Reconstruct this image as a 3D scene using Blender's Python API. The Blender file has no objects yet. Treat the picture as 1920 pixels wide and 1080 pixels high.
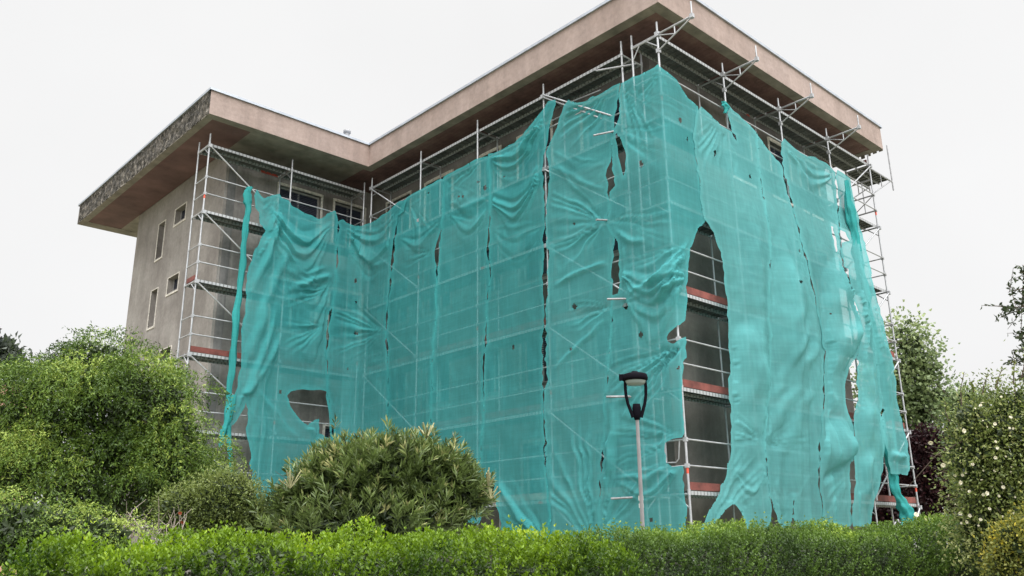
import bpy, math, random
import numpy as np
random.seed(4); rng = np.random.default_rng(11)
SC = bpy.context.scene; COL = SC.collection

# ---------------------------------------------------------------- camera
CAM = np.array([-13.8241, -9.9555, 1.232]); YAW, PITCH, ROLL, FPX = 0.8204, 0.2946, -0.0118, 1603.77
_f = np.array([math.cos(PITCH)*math.cos(YAW), math.cos(PITCH)*math.sin(YAW), math.sin(PITCH)])
_r = np.array([math.sin(YAW), -math.cos(YAW), 0.0]); _u = np.cross(_r, _f)
RR = _r*math.cos(ROLL)+_u*math.sin(ROLL); UU = -_r*math.sin(ROLL)+_u*math.cos(ROLL); FF = _f
cd = bpy.data.cameras.new("camera"); cam = bpy.data.objects.new("camera", cd); COL.objects.link(cam)
from mathutils import Matrix, Vector
cam.matrix_world = Matrix(((RR[0], UU[0], -FF[0], CAM[0]), (RR[1], UU[1], -FF[1], CAM[1]), (RR[2], UU[2], -FF[2], CAM[2]), (0, 0, 0, 1)))
cd.sensor_width = 36; cd.lens = FPX/1920*36; cd.clip_end = 2000; cd.clip_start = 0.05
SC.camera = cam

# ---------------------------------------------------------------- sky, sun, exposure
SUN_EL, SUN_AZ = 46, -112          # soft bright part of the overcast sky, in front of the right facade
w = bpy.data.worlds.new("World"); SC.world = w; w.use_nodes = True
nt = w.node_tree; nt.nodes.clear()
out = nt.nodes.new('ShaderNodeOutputWorld')
sky = nt.nodes.new('ShaderNodeTexSky'); sky.sky_type = 'NISHITA'; sky.sun_disc = False
sky.sun_elevation = math.radians(SUN_EL); sky.sun_rotation = math.radians(90-SUN_AZ); sky.dust_density = 4
hs = nt.nodes.new('ShaderNodeHueSaturation'); hs.inputs['Saturation'].default_value = 0.05
bg1 = nt.nodes.new('ShaderNodeBackground'); bg1.inputs[1].default_value = 0.012
nt.links.new(sky.outputs[0], hs.inputs['Color']); nt.links.new(hs.outputs[0], bg1.inputs[0])
tc = nt.nodes.new('ShaderNodeTexCoord'); sp = nt.nodes.new('ShaderNodeSeparateXYZ'); nt.links.new(tc.outputs['Generated'], sp.inputs[0])
cr = nt.nodes.new('ShaderNodeValToRGB'); nt.links.new(sp.outputs[2], cr.inputs[0])
cr.color_ramp.elements[0].position = 0.0; cr.color_ramp.elements[0].color = (.865, .865, .87, 1)
cr.color_ramp.elements[1].position = 0.62; cr.color_ramp.elements[1].color = (.885, .885, .885, 1)
e = cr.color_ramp.elements.new(0.95); e.color = (2.8, 2.8, 2.82, 1)
bg2 = nt.nodes.new('ShaderNodeBackground'); bg2.inputs[1].default_value = 1.0; cn = nt.nodes.new('ShaderNodeTexNoise'); cn.inputs['Scale'].default_value = 2.2; cn.inputs['Detail'].default_value = 5; nt.links.new(tc.outputs['Generated'], cn.inputs['Vector'])
cmr = nt.nodes.new('ShaderNodeMapRange'); cmr.inputs[1].default_value = .3; cmr.inputs[2].default_value = .7; cmr.inputs[3].default_value = .965; cmr.inputs[4].default_value = 1.03; nt.links.new(cn.outputs[0], cmr.inputs[0])
vs = nt.nodes.new('ShaderNodeVectorMath'); vs.operation = 'SCALE'; nt.links.new(cr.outputs[0], vs.inputs[0]); nt.links.new(cmr.outputs[0], vs.inputs['Scale']); nt.links.new(vs.outputs[0], bg2.inputs[0])
vm = nt.nodes.new('ShaderNodeVectorMath'); vm.operation = 'DOT_PRODUCT'; nt.links.new(tc.outputs['Generated'], vm.inputs[0])
_e, _a = math.radians(SUN_EL), math.radians(SUN_AZ); vm.inputs[1].default_value = (math.cos(_e)*math.cos(_a), math.cos(_e)*math.sin(_a), math.sin(_e))
gl = nt.nodes.new('ShaderNodeMapRange'); gl.inputs[1].default_value = .15; gl.inputs[2].default_value = .95; gl.inputs[3].default_value = 1; gl.inputs[4].default_value = 2.6
nt.links.new(vm.outputs['Value'], gl.inputs[0]); nt.links.new(gl.outputs[0], bg2.inputs[1])      # brighter cloud round the hidden sun
ad = nt.nodes.new('ShaderNodeAddShader'); nt.links.new(bg1.outputs[0], ad.inputs[0]); nt.links.new(bg2.outputs[0], ad.inputs[1]); nt.links.new(ad.outputs[0], out.inputs[0])
sl = bpy.data.lights.new("sun", 'SUN'); sl.energy = 1.2; sl.angle = math.radians(25); sl.color = (1, .98, .95)
so = bpy.data.objects.new("sun", sl); COL.objects.link(so)
sd = Vector((math.cos(math.radians(SUN_EL))*math.cos(math.radians(SUN_AZ)), math.cos(math.radians(SUN_EL))*math.sin(math.radians(SUN_AZ)), math.sin(math.radians(SUN_EL))))
so.rotation_euler = sd.to_track_quat('Z', 'Y').to_euler(); so.location = (0, 0, 40)
SC.view_settings.view_transform = 'Standard'; SC.view_settings.look = 'None'; SC.view_settings.exposure = 0; SC.view_settings.gamma = 1
SC.render.engine = 'CYCLES'; SC.cycles.transparent_max_bounces = 14; SC.cycles.max_bounces = 8

# ---------------------------------------------------------------- projection helpers (metres <-> measured picture points)
def project(P):
    d = np.asarray(P, float)-CAM; k = d@FF
    return np.stack([960+FPX*(d@RR)/k, 540-FPX*(d@UU)/k], -1)
def ray(q):
    q = np.asarray(q, float); return FF+RR*((q[0]-960)/FPX)-UU*((q[1]-540)/FPX)
def at(x, y, depth): return CAM+ray((x, y))*depth
def hit(q, ax, v):
    d = ray(q); return CAM+d*((v-CAM[ax])/d[ax])

# ---------------------------------------------------------------- object helpers
def tag(o, label=None, cat=None, group=None, kind=None):
    if label: o['label'] = label
    if cat: o['category'] = cat
    if group: o['group'] = group
    if kind: o['kind'] = kind
    return o
def empty(name, loc, label, cat, group=None):
    o = bpy.data.objects.new(name, None); COL.objects.link(o); o.location = [float(v) for v in loc]
    o.empty_display_size = .2
    return tag(o, label, cat, group)
def link(name, me, mat, parent=None):
    o = bpy.data.objects.new(name, me); COL.objects.link(o)
    for m in (mat if isinstance(mat, (list, tuple)) else [mat]): me.materials.append(m)
    if parent is not None:
        o.parent = parent
        if parent.type == 'EMPTY': o.location = [-v for v in parent.location]
    return o
def npmesh(name, V, F, smooth=False):
    """V (n,3); F (m,k) int array of equal-size faces"""
    V = np.ascontiguousarray(V, dtype=np.float32); F = np.ascontiguousarray(F, dtype=np.int32)
    me = bpy.data.meshes.new(name); n, k = F.shape
    me.vertices.add(len(V)); me.vertices.foreach_set('co', V.ravel())
    me.loops.add(n*k); me.loops.foreach_set('vertex_index', F.ravel())
    me.polygons.add(n); me.polygons.foreach_set('loop_start', np.arange(n, dtype=np.int32)*k)
    try: me.polygons.foreach_set('loop_total', np.full(n, k, dtype=np.int32))
    except Exception: pass
    if smooth: me.polygons.foreach_set('use_smooth', np.ones(n, dtype=bool))
    me.update(calc_edges=True); me.validate()
    return me
def fattr(me, name, vals):
    a = me.attributes.new(name, 'FLOAT', 'POINT'); a.data.foreach_set('value', np.ascontiguousarray(vals, dtype=np.float32))
class MB:
    """collects boxes, tubes and lofts, builds ONE mesh object"""
    def __init__(s): s.v = []; s.f = []; s.m = []; s.sm = []
    def add(s, v, f, m=0, sm=False):
        o = len(s.v); s.v += [tuple(map(float, p)) for p in v]; s.f += [tuple(i+o for i in q) for q in f]; s.m += [m]*len(f); s.sm += [sm]*len(f)
    def box(s, a, b, m=0):
        x0, y0, z0 = a; x1, y1, z1 = b
        s.add([(x0,y0,z0),(x1,y0,z0),(x1,y1,z0),(x0,y1,z0),(x0,y0,z1),(x1,y0,z1),(x1,y1,z1),(x0,y1,z1)],
              [(0,3,2,1),(4,5,6,7),(0,1,5,4),(1,2,6,5),(2,3,7,6),(3,0,4,7)], m)
    def obox(s, c, ax, ay, az, m=0):
        c, ax, ay, az = map(np.array, (c, ax, ay, az))
        s.add([c+i*ax+j*ay+k*az for k in (-1, 1) for i, j in ((-1,-1),(1,-1),(1,1),(-1,1))],
              [(0,3,2,1),(4,5,6,7),(0,1,5,4),(1,2,6,5),(2,3,7,6),(3,0,4,7)], m)
    def tube(s, pts, r, n=8, m=0, caps=True):
        pts = [np.array(p, float) for p in pts]; k = len(pts); rs = r if isinstance(r, (list, tuple)) else [r]*k
        V = []; ref = None
        for i in range(k):
            t = pts[min(i+1, k-1)]-pts[max(i-1, 0)]; t = t/(np.linalg.norm(t)+1e-9)
            if ref is None: ref = np.array([0, 0, 1.]) if abs(t[2]) < .9 else np.array([1., 0, 0])
            a = np.cross(t, ref); a /= np.linalg.norm(a)+1e-9; b = np.cross(t, a); ref = -b if False else ref
            for j in range(n):
                th = 2*math.pi*j/n; V.append(pts[i]+rs[i]*(a*math.cos(th)+b*math.sin(th)))
        F = [(i*n+j, i*n+(j+1) % n, (i+1)*n+(j+1) % n, (i+1)*n+j) for i in range(k-1) for j in range(n)]
        s.add(V, F, m, True)
        if caps:
            s.add(V[:n], [tuple(range(n))], m); s.add(V[-n:], [tuple(range(n-1, -1, -1))], m)
    def lathe(s, c, prof, n=24, m=0, ax=None):
        V = []; c = np.array(c, float)
        for r, z in prof:
            for j in range(n):
                th = 2*math.pi*j/n; V.append(c+np.array([r*math.cos(th), r*math.sin(th), z]))
        s.add(V, [(i*n+j, i*n+(j+1) % n, (i+1)*n+(j+1) % n, (i+1)*n+j) for i in range(len(prof)-1) for j in range(n)], m, True)
    def build(s, name, mat, parent=None):
        me = bpy.data.meshes.new(name); me.from_pydata(s.v, [], s.f); me.update()
        o = link(name, me, mat, parent)
        me.polygons.foreach_set('material_index', s.m); me.polygons.foreach_set('use_smooth', s.sm)
        return o

# ---------------------------------------------------------------- materials
def newmat(name):
    m = bpy.data.materials.new(name); m.use_nodes = True; t = m.node_tree; t.nodes.clear()
    o = t.nodes.new('ShaderNodeOutputMaterial'); return m, t, o
def N(t, kind, **kw):
    n = t.nodes.new(kind)
    for k, v in kw.items():
        if k in n.inputs: n.inputs[k].default_value = v
        else: setattr(n, k, v)
    return n
def noise(t, scale, detail=5, rough=.6, vec=None, sc=None):
    n = N(t, 'ShaderNodeTexNoise'); n.inputs['Scale'].default_value = scale; n.inputs['Detail'].default_value = detail; n.inputs['Roughness'].default_value = rough
    c = t.nodes.new('ShaderNodeTexCoord'); mp = t.nodes.new('ShaderNodeMapping'); mp.inputs['Scale'].default_value = sc or (1, 1, 1)
    t.links.new(c.outputs['Object'], mp.inputs[0]); t.links.new(mp.outputs[0], n.inputs['Vector']); return n
def ramp(t, src, stops, interp='LINEAR'):
    r = t.nodes.new('ShaderNodeValToRGB'); cr = r.color_ramp; cr.interpolation = interp
    while len(cr.elements) < len(stops): cr.elements.new(.5)
    for e, (p, c) in zip(cr.elements, stops):
        e.position = p; e.color = (c[0], c[1], c[2], 1) if hasattr(c, '__len__') else (c, c, c, 1)
    t.links.new(src, r.inputs[0]); return r
def mixc(t, f, a, b, mode='MIX'):
    m = t.nodes.new('ShaderNodeMix'); m.data_type = 'RGBA'; m.blend_type = mode
    for i, v in ((0, f), (6, a), (7, b)):
        if hasattr(v, 'is_linked') or hasattr(v, 'links'): t.links.new(v, m.inputs[i])
        elif i: m.inputs[i].default_value = (*v, 1)
        else: m.inputs[0].default_value = v
    return m.outputs[2]
def plain(name, col, rough=.6, metal=0, var=.0, scale=8, bump=0, bscale=60):
    m, t, o = newmat(name); b = N(t, 'ShaderNodeBsdfPrincipled'); b.inputs['Roughness'].default_value = rough; b.inputs['Metallic'].default_value = metal; b.inputs['Specular IOR Level'].default_value = .04 if max(col) < .012 else .5
    b.inputs['Base Color'].default_value = (*col, 1)
    if var:
        n = noise(t, scale); r = ramp(t, n.outputs[0], [(.3, [c*(1-var) for c in col]), (.7, [min(1, c*(1+var)) for c in col])]); t.links.new(r.outputs[0], b.inputs['Base Color'])
    if bump:
        n2 = noise(t, bscale, 8); bp = N(t, 'ShaderNodeBump'); bp.inputs['Strength'].default_value = bump; bp.inputs['Distance'].default_value = .02
        t.links.new(n2.outputs[0], bp.inputs['Height']); t.links.new(bp.outputs[0], b.inputs['Normal'])
    t.links.new(b.outputs[0], o.inputs[0]); return m
def plaster(name, c1, c2, c3, streak=.5, bump=.35):
    m, t, o = newmat(name); b = N(t, 'ShaderNodeBsdfPrincipled'); b.inputs['Roughness'].default_value = .93
    n1 = noise(t, .55, 7, .65); r1 = ramp(t, n1.outputs[0], [(.36, c1), (.52, c2), (.66, c3)])
    n2 = noise(t, 1.0, 6, .6, sc=(2.2, 2.2, .16)); r2 = ramp(t, n2.outputs[0], [(.42, .62), (.56, 1.0), (.7, 1.12)])
    n3 = noise(t, 9, 8, .7); r3 = ramp(t, n3.outputs[0], [(.3, .8), (.7, 1.15)])
    c = mixc(t, streak, r1.outputs[0], r2.outputs[0], 'MULTIPLY'); c = mixc(t, .8, c, r3.outputs[0], 'MULTIPLY')
    t.links.new(c, b.inputs['Base Color'])
    n4 = noise(t, 24, 9, .7); bp = N(t, 'ShaderNodeBump'); bp.inputs['Strength'].default_value = bump; bp.inputs['Distance'].default_value = .03
    t.links.new(n4.outputs[0], bp.inputs['Height']); t.links.new(bp.outputs[0], b.inputs['Normal'])
    t.links.new(b.outputs[0], o.inputs[0]); return m
M = {}
M['wall'] = plaster('brown_grey_plaster', (.20, .178, .162), (.275, .25, .23), (.34, .315, .29), .3)
M['wall_grey'] = plaster('grey_concrete', (.17, .155, .14), (.29, .27, .25), (.40, .38, .36), .95)
M['wall_shaded'] = plaster('shade_darkened_plaster', (.11, .098, .086), (.155, .14, .125), (.20, .182, .163), .5)  # same plaster, its colour darkened to stand for the shade behind the nets
M['fascia'] = plaster('pinkish_fascia_render', (.31, .235, .205), (.35, .27, .24), (.385, .30, .27), .3, .15)
M['capping'] = plain('grey_metal_capping', (.42, .45, .50), .45, .5, .15, 3)
M['border'] = plain('concrete_soffit_border', (.25, .225, .19), .9, 0, .3, 2.2, .4)
M['maroon'] = plain('faded_maroon_soffit_paint', (.155, .088, .083), .85, 0, .4, .9, .15)
def mat_soffit():
    m, t, o = newmat('rough_reddish_brown_soffit'); b = N(t, 'ShaderNodeBsdfPrincipled'); b.inputs['Roughness'].default_value = .95
    n = noise(t, 1.3, 8, .75, sc=(1, 1, 1)); r = ramp(t, n.outputs[0], [(.3, (.09, .055, .052)), (.5, (.19, .105, .10)), (.72, (.27, .18, .16))])
    wv = N(t, 'ShaderNodeTexWave'); wv.inputs['Scale'].default_value = 2.2; wv.inputs['Distortion'].default_value = 1.2; wv.inputs['Detail'].default_value = 3
    c = t.nodes.new('ShaderNodeTexCoord'); t.links.new(c.outputs['Object'], wv.inputs[0])
    r2 = ramp(t, wv.outputs[0], [(0, .75), (.5, 1.1)]); cc = mixc(t, .3, r.outputs[0], r2.outputs[0], 'MULTIPLY'); t.links.new(cc, b.inputs['Base Color'])
    n4 = noise(t, 14, 9, .8); bp = N(t, 'ShaderNodeBump'); bp.inputs['Strength'].default_value = .8; bp.inputs['Distance'].default_value = .04
    t.links.new(n4.outputs[0], bp.inputs['Height']); t.links.new(bp.outputs[0], b.inputs['Normal']); t.links.new(b.outputs[0], o.inputs[0]); return m
M['soffit'] = mat_soffit()
def mat_peeled():
    m, t, o = newmat('peeled_rubble_edge'); b = N(t, 'ShaderNodeBsdfPrincipled'); b.inputs['Roughness'].default_value = .95
    v = N(t, 'ShaderNodeTexNoise'); v.inputs['Scale'].default_value = 4.5; v.inputs['Detail'].default_value = 9; v.inputs['Roughness'].default_value = .75
    c = t.nodes.new('ShaderNodeTexCoord'); mp = t.nodes.new('ShaderNodeMapping'); mp.inputs['Scale'].default_value = (1, 1.6, .9); mp.inputs['Rotation'].default_value = (.7, 0, 0)
    t.links.new(c.outputs['Object'], mp.inputs[0]); t.links.new(mp.outputs[0], v.inputs['Vector'])
    r = ramp(t, v.outputs[0], [(.38, (.02, .019, .018)), (.5, (.075, .068, .058)), (.58, (.17, .15, .13)), (.68, (.38, .34, .29))])
    t.links.new(r.outputs[0], b.inputs['Base Color'])
    bp = N(t, 'ShaderNodeBump'); bp.inputs['Strength'].default_value = 1; bp.inputs['Distance'].default_value = .06
    t.links.new(v.outputs[0], bp.inputs['Height']); t.links.new(bp.outputs[0], b.inputs['Normal']); t.links.new(b.outputs[0], o.inputs[0]); return m
M['peeled'] = mat_peeled()
M['steel'] = plain('galvanised_steel', (.42, .425, .44), .42, .45, .18, 5)
M['steel_dark'] = plain('weathered_steel', (.30, .30, .31), .6, .3, .3, 6)
M['under'] = plain('dull_deck_underside', (.14, .145, .14), .6, .35, .35, 3, .2)
M['redband'] = plain('red_marker_band', (.65, .09, .05), .6)
M['toe'] = plain('worn_red_toe_board', (.17, .05, .04), .85, 0, .4, 4, .3)
M['toe_old'] = plain('faded_toe_board', (.38, .26, .22), .85, 0, .4, 5, .3)
def mat_rim():
    m, t, o = newmat('perforated_deck_rim'); b = N(t, 'ShaderNodeBsdfPrincipled'); b.inputs['Roughness'].default_value = .45; b.inputs['Metallic'].default_value = .3
    c = t.nodes.new('ShaderNodeTexCoord'); s = t.nodes.new('ShaderNodeSeparateXYZ'); t.links.new(c.outputs['Object'], s.inputs[0])
    a = N(t, 'ShaderNodeMath', operation='ADD'); t.links.new(s.outputs[0], a.inputs[0]); t.links.new(s.outputs[1], a.inputs[1])
    p = N(t, 'ShaderNodeMath', operation='PINGPONG'); p.inputs[1].default_value = .055; t.links.new(a.outputs[0], p.inputs[0])
    r = ramp(t, p.outputs[0], [(0, (.2, .2, .2)), (.014, (.42, .43, .44))], 'CONSTANT')
    n = noise(t, .8, 1, .5); g = N(t, 'ShaderNodeMath', operation='GREATER_THAN'); g.inputs[1].default_value = .71; t.links.new(n.outputs[0], g.inputs[0])
    cc = mixc(t, g.outputs[0], r.outputs[0], (.60, .10, .07)); t.links.new(cc, b.inputs['Base Color']); t.links.new(b.outputs[0], o.inputs[0]); return m
M['rim'] = mat_rim()
M['glass'] = plain('dark_window_glass', (.015, .02, .035), .12)
M['shutter'] = plain('dark_blue_shutter_slats', (.04, .045, .07), .5, 0, .4, 20)
M['frame_white'] = plain('chipped_white_window_surround', (.62, .58, .52), .85, 0, .35, 14, .6, 30)
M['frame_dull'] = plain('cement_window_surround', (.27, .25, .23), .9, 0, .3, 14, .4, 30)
M['frame_grey'] = plain('grey_window_frame', (.33, .32, .31), .6)
M['lamp_black'] = plain('matt_purplish_black_paint', (.006, .005, .008), .65)
M['pole'] = plain('light_grey_pole_paint', (.30, .285, .295), .4, .2, .12, 6)
M['sticker'] = plain('white_sticker', (.75, .75, .73), .5, 0, .15, 50)
M['lampglass'] = plain('frosted_lamp_bowl', (.28, .33, .32), .25)
M['bark'] = plain('rough_brown_bark', (.10, .075, .055), .95, 0, .4, 12, .8, 40)
M['twig'] = plain('dry_pale_twigs', (.32, .27, .23), .95, 0, .3, 12)
M['roof_white'] = plain('white_sheet_roof', (.8, .82, .84), .5, 0, .05, 2)
M['pinkwall'] = plain('salmon_wall_render', (.62, .36, .27), .9, 0, .1, 1)
M['slate'] = plain('grey_sheet_roof', (.42, .43, .46), .6, 0, .1, 2)
def mat_ground():
    m, t, o = newmat('lawn_soil'); b = N(t, 'ShaderNodeBsdfPrincipled'); b.inputs['Roughness'].default_value = .95
    n = noise(t, .5, 10, .7); r = ramp(t, n.outputs[0], [(.35, (.12, .12, .08)), (.55, (.17, .17, .11)), (.7, (.24, .22, .17))])
    t.links.new(r.outputs[0], b.inputs['Base Color']); bp = N(t, 'ShaderNodeBump'); bp.inputs['Strength'].default_value = .8
    n2 = noise(t, 30, 6); t.links.new(n2.outputs[0], bp.inputs['Height']); t.links.new(bp.outputs[0], b.inputs['Normal']); t.links.new(b.outputs[0], o.inputs[0]); return m
M['ground'] = mat_ground()
def mat_net(name, col, open_=.33):
    m, t, o = newmat(name)
    d = N(t, 'ShaderNodeBsdfDiffuse'); tr = N(t, 'ShaderNodeBsdfTranslucent'); tp = N(t, 'ShaderNodeBsdfTransparent')
    n = noise(t, .6, 5, .6); r = ramp(t, n.outputs[0], [(.3, [c*.86 for c in col]), (.7, [c*1.12 for c in col])])
    # woven rows: fine thread streaks in the cloth
    n2 = noise(t, 1.0, 4, .7, sc=(14, 14, .8)); n3 = noise(t, 1.0, 4, .7, sc=(.8, .8, 26))
    r2 = ramp(t, n2.outputs[0], [(.3, .9), (.7, 1.0)]); r3 = ramp(t, n3.outputs[0], [(.3, .94), (.7, 1.06)])
    c = mixc(t, 1, r.outputs[0], r2.outputs[0], 'MULTIPLY'); c = mixc(t, 1, c, r3.outputs[0], 'MULTIPLY')
    t.links.new(c, d.inputs[0]); t.links.new(c, tr.inputs[0]); tp.inputs[0].default_value = (.93, 1, 1, 1)
    m1 = N(t, 'ShaderNodeMixShader'); m1.inputs[0].default_value = .34; t.links.new(d.outputs[0], m1.inputs[1]); t.links.new(tr.outputs[0], m1.inputs[2])
    a = N(t, 'ShaderNodeAttribute', attribute_name='dens')                 # threads per area: rises where the cloth is gathered
    b1 = N(t, 'ShaderNodeMath', operation='MULTIPLY'); t.links.new(a.outputs['Fac'], b1.inputs[0]); t.links.new(r2.outputs[0], b1.inputs[1])
    b2 = N(t, 'ShaderNodeMath', operation='POWER'); b2.inputs[0].default_value = open_; t.links.new(b1.outputs[0], b2.inputs[1])
    b3 = N(t, 'ShaderNodeMath', operation='SUBTRACT'); b3.inputs[0].default_value = 1; t.links.new(b2.outputs[0], b3.inputs[1]); b3.use_clamp = True
    m2 = N(t, 'ShaderNodeMixShader'); t.links.new(b3.outputs[0], m2.inputs[0]); t.links.new(tp.outputs[0], m2.inputs[1]); t.links.new(m1.outputs[0], m2.inputs[2])
    t.links.new(m2.outputs[0], o.inputs[0]); return m
M['net'] = mat_net('teal_debris_mesh', (.08, .425, .435), .39)
M['net_mid'] = mat_net('mid_pale_teal_debris_mesh', (.105, .445, .455), .34)  # a little paler and less open, for sheets near the front corner
M['net_pale'] = mat_net('pale_teal_debris_mesh', (.15, .47, .475), .27)  # paler and less open again, for sheets on the right facade
M['net_thick'] = mat_net('teal_debris_mesh_gathered', (.07, .44, .43), .2)
def mat_leaf(name, c1, c2, c3=None, rough=.45, trans=.35, spec=.4):
    m, t, o = newmat(name); a = N(t, 'ShaderNodeAttribute', attribute_name='tint')
    st = [(0, c1), (.75, c2)] + ([(1, c3)] if c3 else [])
    r = ramp(t, a.outputs['Fac'], st)
    b = N(t, 'ShaderNodeBsdfPrincipled'); b.inputs['Roughness'].default_value = rough; b.inputs['Specular IOR Level'].default_value = spec
    tr = N(t, 'ShaderNodeBsdfTranslucent'); mx = N(t, 'ShaderNodeMixShader'); mx.inputs[0].default_value = trans
    t.links.new(r.outputs[0], b.inputs['Base Color']); t.links.new(r.outputs[0], tr.inputs[0])
    t.links.new(b.outputs[0], mx.inputs[1]); t.links.new(tr.outputs[0], mx.inputs[2]); t.links.new(mx.outputs[0], o.inputs[0]); return m

# ---------------------------------------------------------------- ground
g = MB(); g.add([(-600,-600,-.35),(600,-600,-.35),(600,600,-.35),(-600,600,-.35)], [(0,1,2,3)])
tag(g.build('ground', M['ground']), 'flat grassy garden ground', None, None, 'structure')

# ================================================================ BUILDING
T = 12.2; ZB, ZT = 12.75, 13.52; YC = 11.79
WX, WY, CX, CY, EX = 1.05, 1.05, -4.12, 12.85, 9.5     # wall planes
bld = empty('building', (2, 8, -.35), 'large unfinished L-shaped block with bare plaster walls under a wide flat pinkish roof edge', 'building')
def wall_strip(mb, p0, p1, z0, z1, holes, m, depth=.22):
    p0 = np.array(p0, float); p1 = np.array(p1, float); L = np.linalg.norm(p1-p0); u = (p1-p0)/L
    nrm = np.array([u[1], -u[0]])                       # outward when walking with the outside on the right
    us = sorted({0, L, *[h[0] for h in holes], *[h[1] for h in holes]}); zs = sorted({z0, z1, *[h[2] for h in holes], *[h[3] for h in holes]})
    P = lambda a, z, d=0: (*(p0+u*a-nrm*d), z)
    for i in range(len(us)-1):
        for j in range(len(zs)-1):
            a, b, c, d = us[i], us[i+1], zs[j], zs[j+1]
            if any(h[0] <= a+1e-6 and h[1] >= b-1e-6 and h[2] <= c+1e-6 and h[3] >= d-1e-6 for h in holes): continue
            mb.add([P(a, c), P(b, c), P(b, d), P(a, d)], [(0, 1, 2, 3)], m)
    for a, b, c, d in holes:
        mb.add([P(a,c), P(b,c), P(b,d), P(a,d), P(a,c,depth), P(b,c,depth), P(b,d,depth), P(a,d,depth)], [(0,4,5,1),(1,5,6,2),(2,6,7,3),(3,7,4,0)], m)
    return u, nrm
WINS = []
def facade(p0, p1, holes, m, style):
    u, n = wall_strip(wm, p0, p1, -.4, ZB, [h[:4] for h in holes], m)
    for h in holes: WINS.append((np.array(p0, float), u, n, h, style if len(h) < 5 else h[4]))
wm = MB()
# left side wall (walking from the back towards the corner), pairs of small and slit windows
dh = []
for zt in (11.9, 9.55, 7.2, 4.85, 2.5):
    dh.append((19.95-16.5, 19.95-15.65, zt-.5, zt)); dh.append((19.95-17.85, 19.95-17.3, zt-1.35-.0, zt-.12))
facade((CX, 19.95), (CX, CY), dh, 0, 'slot')
# left wing wall facing the scaffold
ch = []
for i, zt in enumerate((12.1, 9.1)):
    ch.append((1.75, 3.2, zt-1.5, zt)); ch.append((3.72, 4.85, zt-1.5, zt))
_w = hit((613, 812), 1, CY); ch.append((_w[0]-CX-.08, _w[0]-CX+.45, _w[2]-.35, _w[2]+.2))
facade((CX, CY), (WX, CY), ch, 1, 'big')
ah = []
for i, zt in enumerate((12.1, 9.3, 6.5, 3.7)):
    for a in (.9, 3.0, 5.6, 7.2, 9.6):
        wd = 1.25 if a != 5.6 else .8
        ah.append((a, a+wd, zt-1.35, zt))
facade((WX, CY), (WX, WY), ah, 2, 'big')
bh = []
for i, zt in enumerate((12.1, 9.3)):
    for a in (3.25, 5.3, 6.9):
        bh.append((a, a+1.0, zt-1.6, zt))
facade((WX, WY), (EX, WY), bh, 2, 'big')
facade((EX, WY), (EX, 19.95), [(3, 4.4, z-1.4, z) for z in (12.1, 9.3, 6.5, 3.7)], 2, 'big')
facade((EX, 19.95), (CX, 19.95), [(2+3*k, 3.3+3*k, z-1.4, z) for z in (12.1, 9.3, 6.5, 3.7) for k in range(3)], 0, 'big')
wall = wm.build('wall', [M['wall'], M['wall_grey'], M['wall_shaded']], bld)
for p0, u, n, h, style in WINS:
    a, b, c, d = h[:4]
    P = lambda s, z, k: np.array((*(p0+u*s-n*k), z))
    f = MB(); ww = .05
    e1 = np.array((*u, 0)); e2 = np.array((*n, 0)); e3 = np.array((0, 0, 1.))
    def bar(s0, s1, z0, z1, k, th, mb, m=0): mb.obox(P((s0+s1)/2, (z0+z1)/2, k), e1*(s1-s0)/2, e2*th/2, e3*(z1-z0)/2, m)
    if style == 'slot':
        bar(a-.04, a, c-.05, d+.03, -.004, .03, f); bar(b, b+.03, c-.05, d+.03, -.004, .03, f); bar(a-.04, b+.04, c-.1, c-.05, -.006, .04, f); bar(a, b, d, d+.025, -.004, .03, f)
        fr = f.build('window_surround', M['frame_white'], bld)
        g = MB(); bar(a+.02, b-.02, c+.02, d-.02, .19, .02, g); bar(a+.02, a+.05, c, d, .17, .03, g, 1)
        g.build('pane', [M['glass'], M['frame_grey']], fr)
    else:
        j = lambda: random.uniform(0, .035)
        for s0, s1, z0, z1 in ((a-.07-j(), a, c-.08, d+.08), (b, b+.07+j(), c-.08, d+.08), (a, b, d, d+.07+j()), (a-.1, b+.1, c-.16, c-.08)): bar(s0, s1, z0, z1, -.006, .035, f)
        bar(a, a+ww, c, d, .15, .06, f, 1); bar(b-ww, b, c, d, .15, .06, f, 1); bar(a+ww, b-ww, d-ww, d, .15, .06, f, 1); bar(a+ww, b-ww, c, c+ww, .15, .06, f, 1); bar((a+b)/2-.03, (a+b)/2+.03, c+ww, d-ww, .15, .05, f, 1)
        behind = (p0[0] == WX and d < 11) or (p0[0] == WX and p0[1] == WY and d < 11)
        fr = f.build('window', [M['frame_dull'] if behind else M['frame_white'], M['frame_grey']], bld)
        g = MB(); bar(a+ww, b-ww, c+ww, d-ww, .17, .01, g); g.build('pane', M['glass'], fr)
        s = MB(); zz = d-ww-.03
        lim = c+(d-c)*random.choice((.35, .5, .65))
        while zz > lim: bar(a+ww, b-ww, zz-.03, zz+.005, .13, .015, s); zz -= .055
        s.build('shutter', M['shutter'], fr)
for (q0, q1) in (((421, 300), (447, 300)),):           # a thin, darker upright strip on the wall beside the corner
    x0 = hit(q0, 1, CY-.03)[0]; x1 = hit(q1, 1, CY-.03)[0]
    mb = MB(); mb.box((x0+.18, CY-.028, -.3), (x0+.42, CY+.05, ZB-.01)); mb.build('corner_strip', plaster('dark_strip_plaster', (.10, .10, .095), (.17, .165, .16), (.25, .24, .235), .9), bld)
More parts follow.
